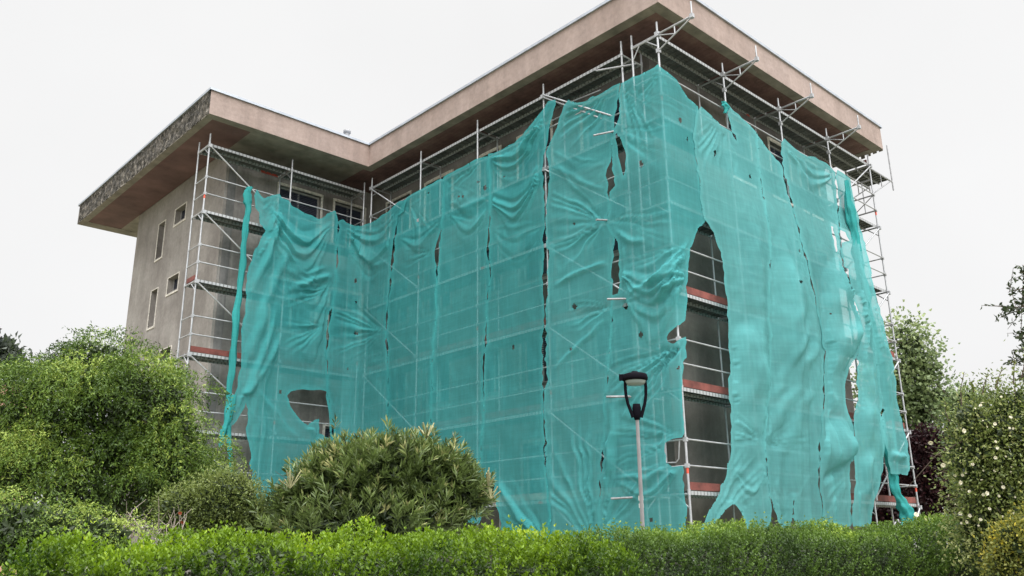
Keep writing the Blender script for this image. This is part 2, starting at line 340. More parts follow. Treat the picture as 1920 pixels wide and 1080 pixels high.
# roof slab: L plan
F0 = -.3; LX = -5.5; LY = 11.1; RX = 10.75; BY = 22.3
outl = [(F0, F0), (RX, F0), (RX, BY), (LX, BY), (LX, LY), (F0, LY)]
roof = empty('tmp', (0, 0, 0), None, None); bpy.data.objects.remove(roof)
rm = MB(); zt = ZT-.02
rm.add([(x, y, zt) for x, y in outl], [tuple(range(6))])
roof = rm.build('roof', M['capping'], bld)
def sub(mb, name, mat):
    o = mb.build(name, mat, roof); return o
def edge_fascia(p, q, name, mat, nseg, amp, out=0.0):
    p = np.array(p, float); q = np.array(q, float); L = np.linalg.norm(q-p); u = (q-p)/L; n = np.array([u[1], -u[0]])
    nz = 7; V = []; th = .18
    nx = max(2, int(L/nseg))
    for k in range(nz+1):
        for i in range(nx+1):
            a = amp*(random.random()-.5) if (0 < i < nx) else 0
            zz = ZB+(ZT-.05-ZB)*k/nz
            if k == 0: zz += amp*.5*(random.random()-.5)
            V.append((*(p+u*L*i/nx+n*(a+out)), zz))
    F = [(k*(nx+1)+i, k*(nx+1)+i+1, (k+1)*(nx+1)+i+1, (k+1)*(nx+1)+i) for k in range(nz) for i in range(nx)]
    mb = MB(); mb.add(V, F, 0)
    return sub(mb, name, mat)
edge_fascia((LX, LY), (F0, LY), 'fascia', M['fascia'], .5, .004)
edge_fascia((F0, LY), (F0, F0), 'fascia', M['fascia'], .5, .004)
edge_fascia((F0, F0), (RX, F0), 'fascia', M['fascia'], .5, .004)
edge_fascia((RX, F0), (RX, BY), 'fascia', M['fascia'], .5, .02)
pe = edge_fascia((LX, BY), (LX, LY), 'fascia', M['peeled'], .07, .07); pe['label'] = 'peeled fascia stripped to rough dark rubble on the left side'
edge_fascia((RX, BY), (LX, BY), 'fascia', M['fascia'], .5, .004)
cap = MB()
def capseg(p, q):
    p = np.array(p, float); q = np.array(q, float); L = np.linalg.norm(q-p); u = (q-p)/L; n = np.array([u[1], -u[0]])
    c = (p+q)/2; cap.obox((*(c+n*.0), ZT-.02), np.array((*u, 0))*(L/2+.045), np.array((*n, 0))*.05, (0, 0, .035))
for i in range(6): capseg(outl[i], outl[(i+1) % 6])
sub(cap, 'capping', M['capping'])
# soffit, with a plain concrete border along the edges
def quad_soffit(x0, y0, x1, y1, z, mb, m=0, n=1): mb.add([(x0,y0,z),(x0,y1,z),(x1,y1,z),(x1,y0,z)], [(0,1,2,3)], m)
sf = MB(); z = ZB+.012; bw = .28
quad_soffit(F0, F0, RX, WY+.2, z, sf); quad_soffit(F0, WY+.2, WX+.2, CY+.2, z, sf); quad_soffit(CX-.0, LY, F0, CY+.2, z, sf, 1); quad_soffit(LX, LY, CX, BY, z, sf, 2)
quad_soffit(CX, 19.8, RX, BY, z, sf, 1); quad_soffit(EX-.2, WY+.2, RX, 19.8, z, sf)
sub(sf, 'soffit', [M['soffit'], M['border'], M['maroon']])
bd = MB(); zb = ZB-.0
for a in ((F0, F0, RX, F0+bw), (F0, F0+bw, F0+bw, LY+bw), (LX, LY, F0, LY+bw), (LX, LY+bw, LX+.22, BY), (LX+.22, BY-.5, RX, BY), (RX-bw, F0+bw, RX, BY-.5)):
    bd.box((a[0]+.003, a[1]+.003, zb), (a[2]-.003, a[3]-.003, zb+.03))
sub(bd, 'soffit_border', M['border'])
# torn scalloped lining at the right end
sc = MB()
for k in range(60):
    y = F0+.02+k*.19; sc.box((RX+.012, y, ZB-.035-random.random()*.05), (RX+.03, y+.12, ZB+.06))
sub(sc, 'torn_edge_strip', M['border'])
v = MB(); vx, vy = -.1, 12.75; vp = hit((651, 243), 1, vy)
v.lathe((vp[0], vy, 0), [(.001, ZT-.02), (.085, ZT-.02), (.085, vp[2]-.1)], 16); v.lathe((vp[0], vy, 0), [(.001, vp[2]-.13), (.125, vp[2]-.13), (.125, vp[2]-.04), (.001, vp[2]+.01)], 16)
v.lathe((vp[0], vy, 0), [(.10, vp[2]-.3), (.11, vp[2]-.28), (.10, vp[2]-.26)], 16)
sub(v, 'vent_pipe', M['steel_dark'])

# ================================================================ SCAFFOLDS
LIFT = [T-2*k for k in range(5, -1, -1)]               # 2.2 ... 12.2
ZG = -.35
def coupler(mb, p, r=.045): mb.obox(p, (r, 0, 0), (0, r, 0), (0, 0, r*.9), 0)
def scaffold(root, o, u, n, npos, brace_bays, toes, L=2.57, W=.73, rail_levels=None, top_ext=.32):
    """o = foot of the first outer standard, u along the wall, n towards the wall"""
    o = np.array(o, float); u = np.array((*u, 0.)); n = np.array((*n, 0.)); z3 = np.array((0, 0, 1.))
    P = lambda i, z, w=0., du=0.: o+u*(L*i+du)+n*w+z3*z
    for i in range(npos):
        for li, z in enumerate(LIFT):
            z0 = ZG if li == 0 else LIFT[li-1]
            mb = MB(); ext = top_ext if li == len(LIFT)-1 else 0
            for wv in (0, W):
                mb.tube([P(i, z0, wv), P(i, z+ext, wv)], .0245, 8); mb.tube([P(i, z-.06, wv), P(i, z+.06, wv)], .033, 8)
                if li == 0: mb.box(tuple(P(i, ZG, wv)-np.array((.08, .08, 0))), tuple(P(i, ZG, wv)+np.array((.08, .08, .012))))
            mb.tube([P(i, z-.03, 0), P(i, z-.03, W)], .024, 8)
            mb.tube([P(i, z-.30, 0), P(i, z-.05, .3)], .016, 6)
            if i in (0, npos-1):
                mb.tube([P(i, z0+.5, 0), P(i, z0+.5, W)], .019, 6); mb.tube([P(i, z0+1.0, 0), P(i, z0+1.0, W)], .019, 6)
            for hz in (.5, 1.0):
                mb.obox(P(i, z0+hz), u*.03, n*.04, z3*.04)
            if (i*7+li*5) % 4 == 1: mb.tube([P(i, z0+.35, 0), P(i, z0+.52, 0)], .0262, 8, 1, False)
            mb.build('frame', [M['steel'], M['redband']], root)
    for b in range(npos-1):
        for li, z in enumerate(LIFT):
            d = MB()
            for wv in (.03, .375):
                w0, w1 = wv, wv+.325
                c = P(b+.5, z+.0, (w0+w1)/2)
                d.obox(c+z3*.030, u*(L/2-.04), n*(w1-w0)/2, z3*.003, 1)
                for ww in (w0, w1): d.obox(P(b+.5, z-.005, ww), u*(L/2-.035), n*.006, z3*.036, 2)
                for k in range(1, 4): d.obox(P(b+.5, z+.018, w0+(w1-w0)*k/4), u*(L/2-.06), n*.016, z3*.008, 1)
                for k in range(0, 13): d.obox(P(b, z-.002, (w0+w1)/2, .12+k*.194), u*.014, n*(w1-w0)/2*.96, z3*.006, 1)
            d.build('deck', [M['steel'], M['under'], M['rim']], root)
            if li < len(LIFT)-1:
                for hz in (.5, 1.0):
                    rl = MB(); rl.tube([P(b, z+hz, -.03), P(b+1, z+hz, -.03)], .0185, 7); rl.build('guard_rail', M['steel'], root)
            if li in toes:
                tb = MB(); tb.obox(P(b+.5, z+.125, .045), u*(L/2-.05), n*.014, z3*.075)
                tb.build('toe_board', M['toe'] if toes[li] else M['toe_old'], root)
            if b in brace_bays:
                z0 = ZG+.2 if li == 0 else LIFT[li-1]
                s = brace_bays[b]; i0, i1 = (b, b+1) if s > 0 else (b+1, b)
                br = MB(); br.tube([P(i0, z-.06, -.045), P(i1, z0+.1, -.045)], .0215, 8); br.obox(P(i0, z-.06, -.04), u*.04, n*.04, z3*.05); br.obox(P(i1, z0+.1, -.04), u*.04, n*.04, z3*.05)
                br.build('brace', M['steel'], root)
    return P
sB = empty('scaffold', (0, 0, ZG), 'galvanised frame scaffold along the right facade with cantilever brackets under the roof edge', 'scaffold', 'frame scaffolds round the building')
PB = scaffold(sB, (0, 0, 0), (1, 0), (0, 1), 5, {3: -1}, {0: 1, 1: 1, 2: 1})
sA = empty('scaffold', (0, 1.04, ZG), 'long galvanised frame scaffold on the middle facade between inner and front corner', 'scaffold', 'frame scaffolds round the building')
PA = scaffold(sA, (0, 1.04, 0), (0, 1), (1, 0), 5, {0: -1, 3: -1}, {0: 0, 1: 1, 2: 1})
sC = empty('scaffold', (-5.12, YC, ZG), 'short frame scaffold on the left wing, its left bay bare of netting', 'scaffold', 'frame scaffolds round the building')
PC = scaffold(sC, (-5.12, YC, 0), (1, 0), (0, 1), 3, {0: 1}, {0: 0, 2: 1})
z3 = np.array((0, 0, 1.))
for i in range(4):                                      # cantilever brackets under the eaves
    b = MB(); p = PB(i, T); e = p+np.array((0, -.94, 0)); x = np.array((0, -1., 0))
    b.tube([p, e], .024, 8); b.tube([p-z3*.42, e-z3*.02], .0175, 8); b.tube([p+x*.47, p+x*.47-z3*.21], .016, 6); b.tube([p-z3*.02, p+x*.47-z3*.21], .014, 6)
    b.tube([e-z3*.07, e+z3*.36], .019, 8); b.obox(e, (.04, 0, 0), (0, .04, 0), (0, 0, .05)); b.obox(p, (.045, 0, 0), (0, .05, 0), (0, 0, .06)); b.obox(p-z3*.42, (.04, 0, 0), (0, .04, 0), (0, 0, .05))
    b.build('bracket', M['steel'], sB)
b = MB(); b.tube([(0, .73, T), (0, 0, T)], .024, 8); b.tube([(0, .73, T-.35), (.0, .5, T-.02)], .015, 6); b.build('transom', M['steel'], sB)
# end platform sticking out past the right end
d = MB(); X0, X1 = 10.30, 11.84; zz = T-.05
for y0, y1 in ((.03, .36), (.38, .70)):
    d.box((X0, y0, zz), (X1-.1, y1, zz+.006), 1); d.box((X0, y0, zz-.06), (X1-.1, y0+.012, zz), 2); d.box((X0, y1-.012, zz-.06), (X1-.1, y1, zz), 2)
    for k in range(8): d.box((X0+.1+k*.18, y0+.012, zz-.03), (X0+.13+k*.18, y1-.012, zz-.003), 1)
d.build('deck', [M['steel'], M['under'], M['rim']], sB)
b = MB()
for y in (0, .73):
    b.tube([(10.28, y, T-.12), (X1, y, T-.12)], .022, 8); b.tube([(10.28, y, T-.95), (X1-.15, y, T-.14)], .018, 8); b.tube([(11.0, y, T-.12), (11.0, y, T-.55)], .015, 6)
b.tube([(X1, 0, T-.4), (X1, 0, T+1.15)], .022, 8); b.tube([(X1, .73, T-.2), (X1, .73, T+.1)], .022, 8)
b.build('end_bracket', M['steel_dark'], sB)
b = MB()
for zz2 in (T-1.0, T-1.5, T-.5): b.tube([(10.28, 0, zz2), (10.28, .73, zz2)], .024, 8)
b.tube([(10.28, 0, T-1.0), (10.28, .73, T-1.5)], .014, 6); b.tube([(10.28, .3, T-.5), (10.28, .3, T-1.5)], .016, 6)
b.build('end_frame', M['steel_dark'], sB)
tb = MB(); tb.box((10.24, .04, T+.03), (10.262, .70, T+.17)); tb.build('toe_board', M['toe'], sB)
tb = MB(); tb.box((10.30, .04, 2.25), (10.33, .70, 2.42)); tb.build('toe_board', M['toe_old'], sB)
rl = MB(); rl.tube([(-5.12, YC, T), (-5.12, YC+.73, T)], .02, 7); rl.build('guard_rail', M['steel'], sC)
tb = MB(); tb.box((-5.10, YC+.04, 8.25), (-5.07, YC+.69, 8.38)); tb.build('toe_board', M['toe'], sC)
# loose anchor tubes and a leaning rail
def tube_px(qa, xa, qb, xb, ax, r, root, name='anchor_tube'):
    b = MB(); b.tube([hit(qa, ax, xa), hit(qb, ax, xb)], r, 8); b.build(name, M['steel_dark'] if name == 'anchor_tube' else M['steel'], root)
tube_px((1117, 133), -.42, (1193, 120), .10, 0, .024, sA); tube_px((1113, 254), -.5, (1157, 245), -.03, 0, .024, sA)
tube_px((1118, 412), -.4, (1142, 413), -.05, 0, .024, sA); tube_px((1138, 561), -.42, (1184, 560), -.03, 0, .024, sA)
tube_px((1137, 744), -.42, (1212, 743), .1, 0, .024, sA); tube_px((1146, 935), -.3, (1200, 932), -.05, 0, .022, sA)
tube_px((1020, 178), -.08, (1150, 218), -.08, 0, .022, sA, 'brace'); tube_px((1066, 193), .35, (1126, 169), .35, 0, .018, sA, 'guard_rail')
tube_px((1034, 227), .4, (1063, 212), .4, 0, .018, sA, 'guard_rail')

b = MB(); b.tube([hit(q, 0, -.02) for q in ((1246, 826), (1247, 862), (1250, 868), (1268, 867), (1273, 860), (1274, 824))], .014, 7); b.build('rail_end_loop', M['steel'], sA)

# ================================================================ DEBRIS NETS
def vnoise(x, y, seed, oct=3):
    tot = np.zeros_like(x); amp = 1.
    for o_ in range(oct):
        r = np.random.default_rng(seed*31+o_).random((64, 64)); fx = x*2**o_; fy = y*2**o_
        i = np.floor(fx).astype(int); j = np.floor(fy).astype(int); a = fx-i; b = fy-j; a = a*a*(3-2*a); b = b*b*(3-2*b)
        v = (r[i % 64, j % 64]*(1-a)+r[(i+1) % 64, j % 64]*a)*(1-b)+(r[i % 64, (j+1) % 64]*(1-a)+r[(i+1) % 64, (j+1) % 64]*a)*b
        tot += (v-.5)*amp; amp *= .5
    return tot
def segdist(Q, A, B):
    d = B-A; t = np.clip(((Q-A)@d)/(d@d+1e-9), 0, 1); C = A+t[:, None]*d; return np.hypot(*(Q-C).T), t, C
def inside(Q, poly):
    x, y = Q.T; r = np.zeros(len(Q), bool); n = len(poly)
    for i in range(n):
        (x0, y0), (x1, y1) = poly[i], poly[(i+1) % n]
        if y0 == y1: continue
        c = ((y0 > y) != (y1 > y)) & (x < (x1-x0)*(y-y0)/(y1-y0)+x0); r ^= c
    return r
def jitter(poly, amp, step=9, seed=0, grow=0.):
    R_ = np.random.default_rng(seed); out = []; n = len(poly); pts_ = np.array(poly, float)
    area = .5*np.sum(pts_[:, 0]*np.roll(pts_[:, 1], -1)-np.roll(pts_[:, 0], -1)*pts_[:, 1]); sg = 1 if area > 0 else -1
    for i in range(n):
        a = np.array(poly[i], float); b = np.array(poly[(i+1) % n], float); L = np.hypot(*(b-a)); k = max(1, int(L/step))
        nv = np.array(((b-a)[1], -(b-a)[0]))/(L+1e-9)*sg
        for j in range(k): out.append(a+(b-a)*j/k+(R_.normal(0, amp, 2) if j else 0)+nv*grow*(1+1.1*math.sin(a[1]*.021+j*.35+seed*2)*math.sin(a[1]*.013+j*.11+seed)))
    return np.array(out)
def feature_disp(Q, feats):
    d = np.zeros(len(Q)); 
    for f in feats:
        k = f[0]
        if k == 'fold':
            _, pts, wd, am = f; pts = np.array(pts, float); best = np.full(len(Q), 1e9); bt = np.zeros(len(Q)); n = len(pts)-1
            for i in range(n):
                ds, t, _c = segdist(Q, pts[i], pts[i+1]); m = ds < best; best[m] = ds[m]; bt[m] = (i+t[m])/n
            d += am*np.exp(-(best/wd)**2)*np.clip(np.sin(np.pi*np.clip(bt, .02, .98))*1.6, 0, 1)
        elif k == 'fan':
            _, ox, oy, a0, a1, n, L, am = f; v = Q-np.array((ox, oy)); rr = np.hypot(*v.T); th = np.degrees(np.arctan2(v[:, 1], v[:, 0]))
            for sh in (-360, 0, 360):
                tt = (th+sh-a0)/(a1-a0); m = (tt > -.06) & (tt < 1.06)
                if not m.any(): continue
                wob = .22*np.sin(rr/55+ox)+.06*np.sin(rr/21+oy)
                ph = (tt+.07*np.sin(tt*13+ox)+.04*np.sin(tt*29+oy))*n*math.pi*.8+wob; hv = .25+.75*np.abs(np.sin(np.floor(ph/math.pi)*12.9898+ox*.7)); edge = np.clip(np.minimum(tt+.06, 1.06-tt)*6, 0, 1)
                rad = np.clip(rr/14, 0, 1)*np.clip(1-rr/L, 0, 1)**.8
                d += np.where(m, am*hv*1.25*(.35-np.abs(np.sin(ph))**.8)*edge*rad*np.clip(rr/45+.35, 0, 1), 0)
        elif k == 'swag':
            _, x0, y0, x1, y1, s0, s1, n, am = f; t = (Q[:, 0]-x0)/(x1-x0); m = (t > 0) & (t < 1); tt = np.clip(t, 0, 1)
            y = y0+(y1-y0)*tt; par = 4*tt*(1-tt); sag = (Q[:, 1]-y)/(par+.12)      # which sag curve passes here
            ph = (sag-s0)/(s1-s0); mm = m & (ph > -.1) & (ph < 1.1)
            pw = ph*n*.85+.15*np.sin(tt*9)+.25*np.sin(ph*7+x0); am = am*(.3+.85*np.abs(np.sin(np.floor(pw)*7.13+y0))); saw = np.mod(pw, 1); prof = np.where(saw < .7, saw/.7, (1-saw)/.3)
            env = np.clip(par*2.2, 0, 1)*np.clip((ph+.1)*5, 0, 1)*np.clip((1.1-ph)*2.5, 0, 1)
            d += np.where(mm, am*prof*env, 0)
        elif k == 'bulge':
            _, cx, cy, rx, ry, am = f; q = ((Q[:, 0]-cx)/rx)**2+((Q[:, 1]-cy)/ry)**2; d += am*np.clip(1-q, 0, 1)**1.5
    return d
def plan_path(path):
    path = [np.array(p, float) for p in path]; cum = [0]
    for a, b in zip(path, path[1:]): cum.append(cum[-1]+np.hypot(*(b-a)))
    return path, np.array(cum)
def path_eval(path, cum, s):
    P = np.zeros((len(s), 2)); Nn = np.zeros((len(s), 2)); k = len(path)-1
    for i in range(k):
        lo = -1e9 if i == 0 else cum[i]; hi = 1e9 if i == k-1 else cum[i+1]
        m = (s >= lo) & (s < hi); u = (path[i+1]-path[i])/(cum[i+1]-cum[i])
        P[m] = path[i]+u*(s[m]-cum[i])[:, None]; Nn[m] = (u[1], -u[0])
    return P, Nn
OFF = .085
# plan lines of the hanging cloth, outside on the right when walking: left wing -> rounded inner corner -> middle -> front corner -> right facade
FULL = [(-6.5, YC-OFF), (-.55, YC-OFF), (-.27, YC-.19), (-.13, YC-.42), (-OFF, YC-.75), (-OFF, .12), (-.05, -.03), (.10, -OFF), (11.5, -OFF)]
FP, FC = plan_path(FULL)
def smooth_normals(s):
    h = .12; a, na = path_eval(FP, FC, s-h); b, nb = path_eval(FP, FC, s+h); n = na+nb; return n/np.linalg.norm(n, axis=1)[:, None]
def sst(x, a, b): t = np.clip((x-a)/(b-a), 0, 1); return t*t*(3-2*t)
def wind(s, z):
    """how far the cloth on the right facade is blown off the scaffold"""
    X = s-(FC[7]-.10); k = sst(X, .7, 3.0)*(1-.65*sst(X, 8.5, 9.6)); lo = 1-sst(z, 6.8, 11.3)
    f = .40*k*lo*(.35+.65*sst(z, -.3, 3.2))
    f = f+k*lo*(.075*np.sin(6.283*(X/1.15+.05*z)+1.6*np.sin(.55*z))+.035*np.sin(6.283*(X/.52-.04*z)+2.1*np.sin(.4*z+1))*(1-sst(z, 4, 8)))
    return f+.30*np.exp(-((X-8.0)/.75)**2-((z-7.2)/1.9)**2)+.24*np.exp(-((X-7.3)/.5)**2-((z-3.7)/.8)**2)+.16*np.exp(-((X-3.6)/.9)**2-((z-5.5)/2.2)**2)
def to3(s, z):
    P, _n = path_eval(FP, FC, s); P = P.copy(); P[:, 1] -= wind(s, z); return np.column_stack([P, z])
def net(name, label, poly, holes=(), feats=(), dots=(), seed=1, jit=1.35, srange=None, cell=.036, base=.02, nz=.02, flare=None, mat=None, dens0=1.0, group='teal debris nets hung on the scaffolds'):
    poly = jitter(poly, jit, 9, seed, 2.4); holes = [jitter(h, jit*.7, 8, seed+5) for h in holes]
    cs_, cz_ = np.meshgrid(np.arange(0, FC[-1], .1), np.arange(-.3, 12.6, .15)); hitm = inside(project(to3(cs_.ravel(), cz_.ravel())), poly)
    s0, s1 = cs_.ravel()[hitm].min()-.3, cs_.ravel()[hitm].max()+.3; pale = sx(1.5) < (s0+s1)/2; mat = mat or (M['net_pale'] if pale else M['net_mid'] if s1 > sy(2.0) else M['net']); zs = np.arange(-.3, 12.6, cell); ss = np.arange(s0, s1, cell)
    S, Z = np.meshgrid(ss, zs); nzv, nsv = S.shape; s = S.ravel().copy(); z = Z.ravel().copy()
    Q = project(to3(s, z))
    def sgn(Q):
        ins = inside(Q, poly)
        for h in holes: ins &= ~inside(Q, h)
        return ins
    ins = sgn(Q)
    # boundary snapping
    rings = [poly]+holes; best = np.full(len(Q), 1e9); C = np.zeros_like(Q)
    x0, y0 = poly.min(0)-12; x1, y1 = poly.max(0)+12
    near = np.where((Q[:, 0] > x0) & (Q[:, 0] < x1) & (Q[:, 1] > y0) & (Q[:, 1] < y1))[0]; Qn = Q[near]; bn = np.full(len(near), 1e9); Cn = np.zeros_like(Qn)
    for rg in rings:
        for i in range(len(rg)):
            A, B = rg[i], rg[(i+1) % len(rg)]; lo = np.minimum(A, B)-7; hi = np.maximum(A, B)+7
            k = np.where((Qn[:, 0] > lo[0]) & (Qn[:, 0] < hi[0]) & (Qn[:, 1] > lo[1]) & (Qn[:, 1] < hi[1]))[0]
            if len(k) == 0: continue
            ds, t, c = segdist(Qn[k], A, B); m = ds < bn[k]; bn[k[m]] = ds[m]; Cn[k[m]] = c[m]
    best[near] = bn; C[near] = Cn
    h = 1e-3; Js = (project(to3(s+h, z))-Q)/h; Jz = (project(to3(s, z+h))-Q)/h; det = Js[:, 0]*Jz[:, 1]-Js[:, 1]*Jz[:, 0]
    px = np.sqrt(np.abs(det))*cell
    snap = best < px*.62
    dQ = C-Q; ds_ = (dQ[:, 0]*Jz[:, 1]-dQ[:, 1]*Jz[:, 0])/det; dz_ = (Js[:, 0]*dQ[:, 1]-Js[:, 1]*dQ[:, 0])/det
    s[snap] += ds_[snap]; z[snap] += dz_[snap]; Q = project(to3(s, z))
    ok = ins | snap
    idx = np.arange(nzv*nsv).reshape(nzv, nsv)
    F = np.stack([idx[:-1, :-1], idx[:-1, 1:], idx[1:, 1:], idx[1:, :-1]], -1).reshape(-1, 4)
    cen = Q[F].mean(1); keep = ok[F].all(1) & (sgn(cen))
    for (cx, cy, rx, ry) in dots: keep &= (((cen[:, 0]-cx)/rx)**2+((cen[:, 1]-cy)/ry)**2) > .7
    F = F[keep]; used = np.unique(F); remap = -np.ones(nzv*nsv, int); remap[used] = np.arange(len(used)); F = remap[F]
    s, z, Q = s[used], z[used], Q[used]; eb = best[used]
    wq = np.stack([vnoise(Q[:, 0]/38+30, Q[:, 1]/38+30, seed+31, 2), vnoise(Q[:, 0]/38+60, Q[:, 1]/38+60, seed+37, 2)], 1)*9
    d = feature_disp(Q+wq, feats)*(1+1.2*vnoise(Q[:, 0]/60+10, Q[:, 1]/60+10, seed+41, 2))*.92; base = base+.012*(seed//2 % 3)
    edge = np.clip(eb/22, 0, 1); edge = edge*edge*(3-2*edge)
    n1 = vnoise(s*1.1+50, z*.75+50, seed, 3); n2 = vnoise(s*4.2+70, z*1.2+70, seed+9, 3); n3 = vnoise(s*1.4+20, z*4.5+20, seed+17, 3)
    micro = vnoise(s*11+9, z*7+9, seed+3, 2)
    d = d*edge; d = d+base+nz*(1.7*n1+.35*n2+.3*n3)*.75+.004*micro
    if flare is not None: d = d+flare(s, z, Q)
    d = base+(d-base)*(.3+.7*edge)
    # cloth slope -> how gathered it is
    P = to3(s, z); nn = smooth_normals(s)
    d = np.maximum(d, -.05)
    P[:, 0] += nn[:, 0]*d; P[:, 1] += nn[:, 1]*d
    G = np.zeros(len(s)); cnt = np.zeros(len(s))
    for a, b in ((0, 1), (1, 2), (2, 3), (3, 0)):
        A, B = F[:, a], F[:, b]; sl = np.abs(d[A]-d[B])/np.maximum(cell*.5, np.hypot(s[A]-s[B], z[A]-z[B]))
        np.add.at(G, A, sl); np.add.at(G, B, sl); np.add.at(cnt, A, 1); np.add.at(cnt, B, 1)
    G = G/np.maximum(cnt, 1)
    hem = np.exp(-(eb/4)**2)*.9
    dens = dens0*(1+1.5*np.clip(G, 0, 1.2))+hem
    me = npmesh(name, P, F, True); fattr(me, 'dens', dens)
    o = link(name, me, mat or M['net']); tag(o, label, 'debris net', group); return o
SB = FC[7]-.10      # s value where X=0 on the right facade
def sx(X): return SB+X
def sy(Y): return FC[4]+(YC-.75-Y)
def scx(X): return X+6.5
NETS = []
# --- left wing, first sheet
net('debris_net', 'leftmost wide net sheet, swagged on top, with a large dark hole low down',
 [(477,357),(483,368),(495,377),(508,372),(519,366),(524,376),(545,392),(575,407),(607,412),(616,404),(623,396),(628,412),(629,440),(627,500),(624,545),(619,575),(611,605),(610,650),(612,700),(613,735),(617,765),(622,800),(624,830),(622,990),(560,1000),(485,975),(476,915),(470,859),(464,795),(462,745),(447,778),(432,800),(413,838),(422,800),(440,745),(452,690),(456,610),(463,545),(468,500),(476,477),(490,450),(500,431),(490,418),(483,390)],
 holes=[[(537,742),(545,734),(560,731),(585,732),(600,731),(611,734),(614,765),(617,800),(619,822),(597,812),(598,785),(590,787),(575,797),(563,788),(549,770)]],
 feats=[('swag',500,378,622,404,25,150,5,.13),('swag',520,430,626,500,60,200,4,.07),('fan',519,370,75,150,6,150,.10),('fan',624,545,140,215,6,110,.09),('fan',612,605,130,200,6,95,.08),
  ('fold',[(530,400),(512,450),(485,510),(468,560)],7,.12),('fold',[(522,400),(500,445),(480,480)],5,.10),('fold',[(545,450),(515,520),(490,600),(460,700)],8,.12),('fold',[(520,560),(500,640),(470,720),(438,790)],7,.14),('fold',[(530,620),(495,690),(455,760)],6,.10),
  ('fold',[(500,660),(480,760),(478,860)],6,.08),('fold',[(515,640),(492,740),(490,900)],5,.08),('fold',[(538,745),(560,785),(590,815),(620,850)],6,.09),('fold',[(470,720),(520,780),(560,830)],5,.06),('fold',[(545,540),(590,525),(624,522)],6,.10),('fold',[(520,500),(570,515),(620,500)],5,.07)],
 dots=[(524,735,3,5),(641,640,2,3)], seed=3, srange=(scx(-6.2), scx(-.2)), nz=.035)
# --- net sheet in the inner corner
net('debris_net', 'net sheet round the inner corner, with a star of creases at its right seam',
 [(632,418),(640,414),(648,421),(663,426),(679,427),(698,421),(720,406),(740,392),(752,381),(762,374),(757,395),(745,405),(741,440),(737,480),(731,545),(726,580),(724,620),(728,660),(727,720),(724,800),(722,980),(626,990),(628,830),(625,790),(617,745),(615,700),(614,650),(616,610),(624,575),(629,545),(631,500),(633,440)],
 feats=[('swag',640,415,762,376,20,110,5,.13),('fan',727,622,140,228,8,110,.12),('fan',727,622,-30,60,4,60,.05),('bulge',690,505,26,22,-.05),('fold',[(690,500),(720,495),(740,488)],5,.06),('fan',629,440,-20,60,4,70,.05)],
 dots=[(667,527,3.4,5),(667,625,4.5,3.5),(652,691,2.5,2.5),(668,567,2,3)], seed=5, srange=(scx(-1.6), sy(9.0)), nz=.035)
net('debris_net', 'net sheet right of the inner corner, narrow black slit high on its right seam',
 [(764,373),(775,365),(790,357),(812,345),(833,335),(834,360),(832,404),(826,430),(818,455),(815,470),(819,500),(818,547),(815,600),(811,647),(807,713),(806,780),(803,980),(727,980),(729,800),(732,720),(731,660),(728,622),(731,580),(736,545),(741,490),(746,440),(748,408)],
 feats=[('fan',833,338,140,200,5,95,.07),('fan',764,376,40,100,5,90,.06),('swag',745,440,828,400,-5,60,3,.05),('fan',819,475,150,200,3,60,.06)], dots=[(804,362,2,2)], seed=7, srange=(sy(10.8), sy(6.3)), nz=.03)
net('debris_net', 'net sheet on the middle facade with dark slits down both sides, ending above the oleander',
 [(834,334),(852,324),(870,315),(893,301),(917,293),(919,330),(919,371),(916,398),(912,430),(912,460),(917,492),(919,530),(913,547),(911,600),(909,647),(907,700),(907,740),(906,800),(902,860),(900,980),(810,980),(809,830),(811,780),(812,713),(816,640),(821,560),(824,505),(829,470),(832,420),(836,404)],
 feats=[('fan',917,296,135,185,6,120,.08),('fan',834,338,20,90,5,85,.06),('swag',836,385,916,372,-10,70,3,.06),('fold',[(860,368),(868,374),(880,366)],5,.06),('fan',829,404,-10,50,3,60,.05)],
 dots=[(911,353,4,6),(897,342,3,2.5),(862,369,2.5,3),(870,369,3.5,3)], seed=9, srange=(sy(8.6), sy(4.6)), nz=.03)
net('debris_net', 'net sheet draped in deep U-shaped swags below its steep diagonal top edge',
 [(918,292),(930,290),(945,284),(960,275),(975,265),(990,250),(1003,236),(1014,222),(1027,205),(1040,187),(1036,206),(1030,228),(1026,250),(1023,275),(1018,313),(1020,332),(1020,400),(1021,470),(1020,540),(1019,620),(1018,700),(1017,770),(1020,850),(1028,930),(1033,1023),(1005,1012),(985,1005),(967,997),(946,992),(938,950),(932,908),(903,884),(906,860),(911,800),(913,740),(914,650),(919,560),(923,520),(921,494),(920,460),(922,428),(923,400),(923,371),(922,330)],
 feats=[('swag',918,296,1036,196,8,75,5,.11),('swag',920,352,1022,296,20,110,5,.10),('fan',1036,192,95,150,5,140,.09),('swag',922,430,1020,420,0,60,3,.05),('fan',1030,1020,205,250,5,150,.09),('fold',[(935,905),(970,960),(1020,1015)],6,.12),('fold',[(945,930),(985,985)],4,.08)],
 dots=[(965,651,2.5,5),(948,332,3,2)], seed=11, srange=(sy(6.3), sy(2.6)), nz=.03)
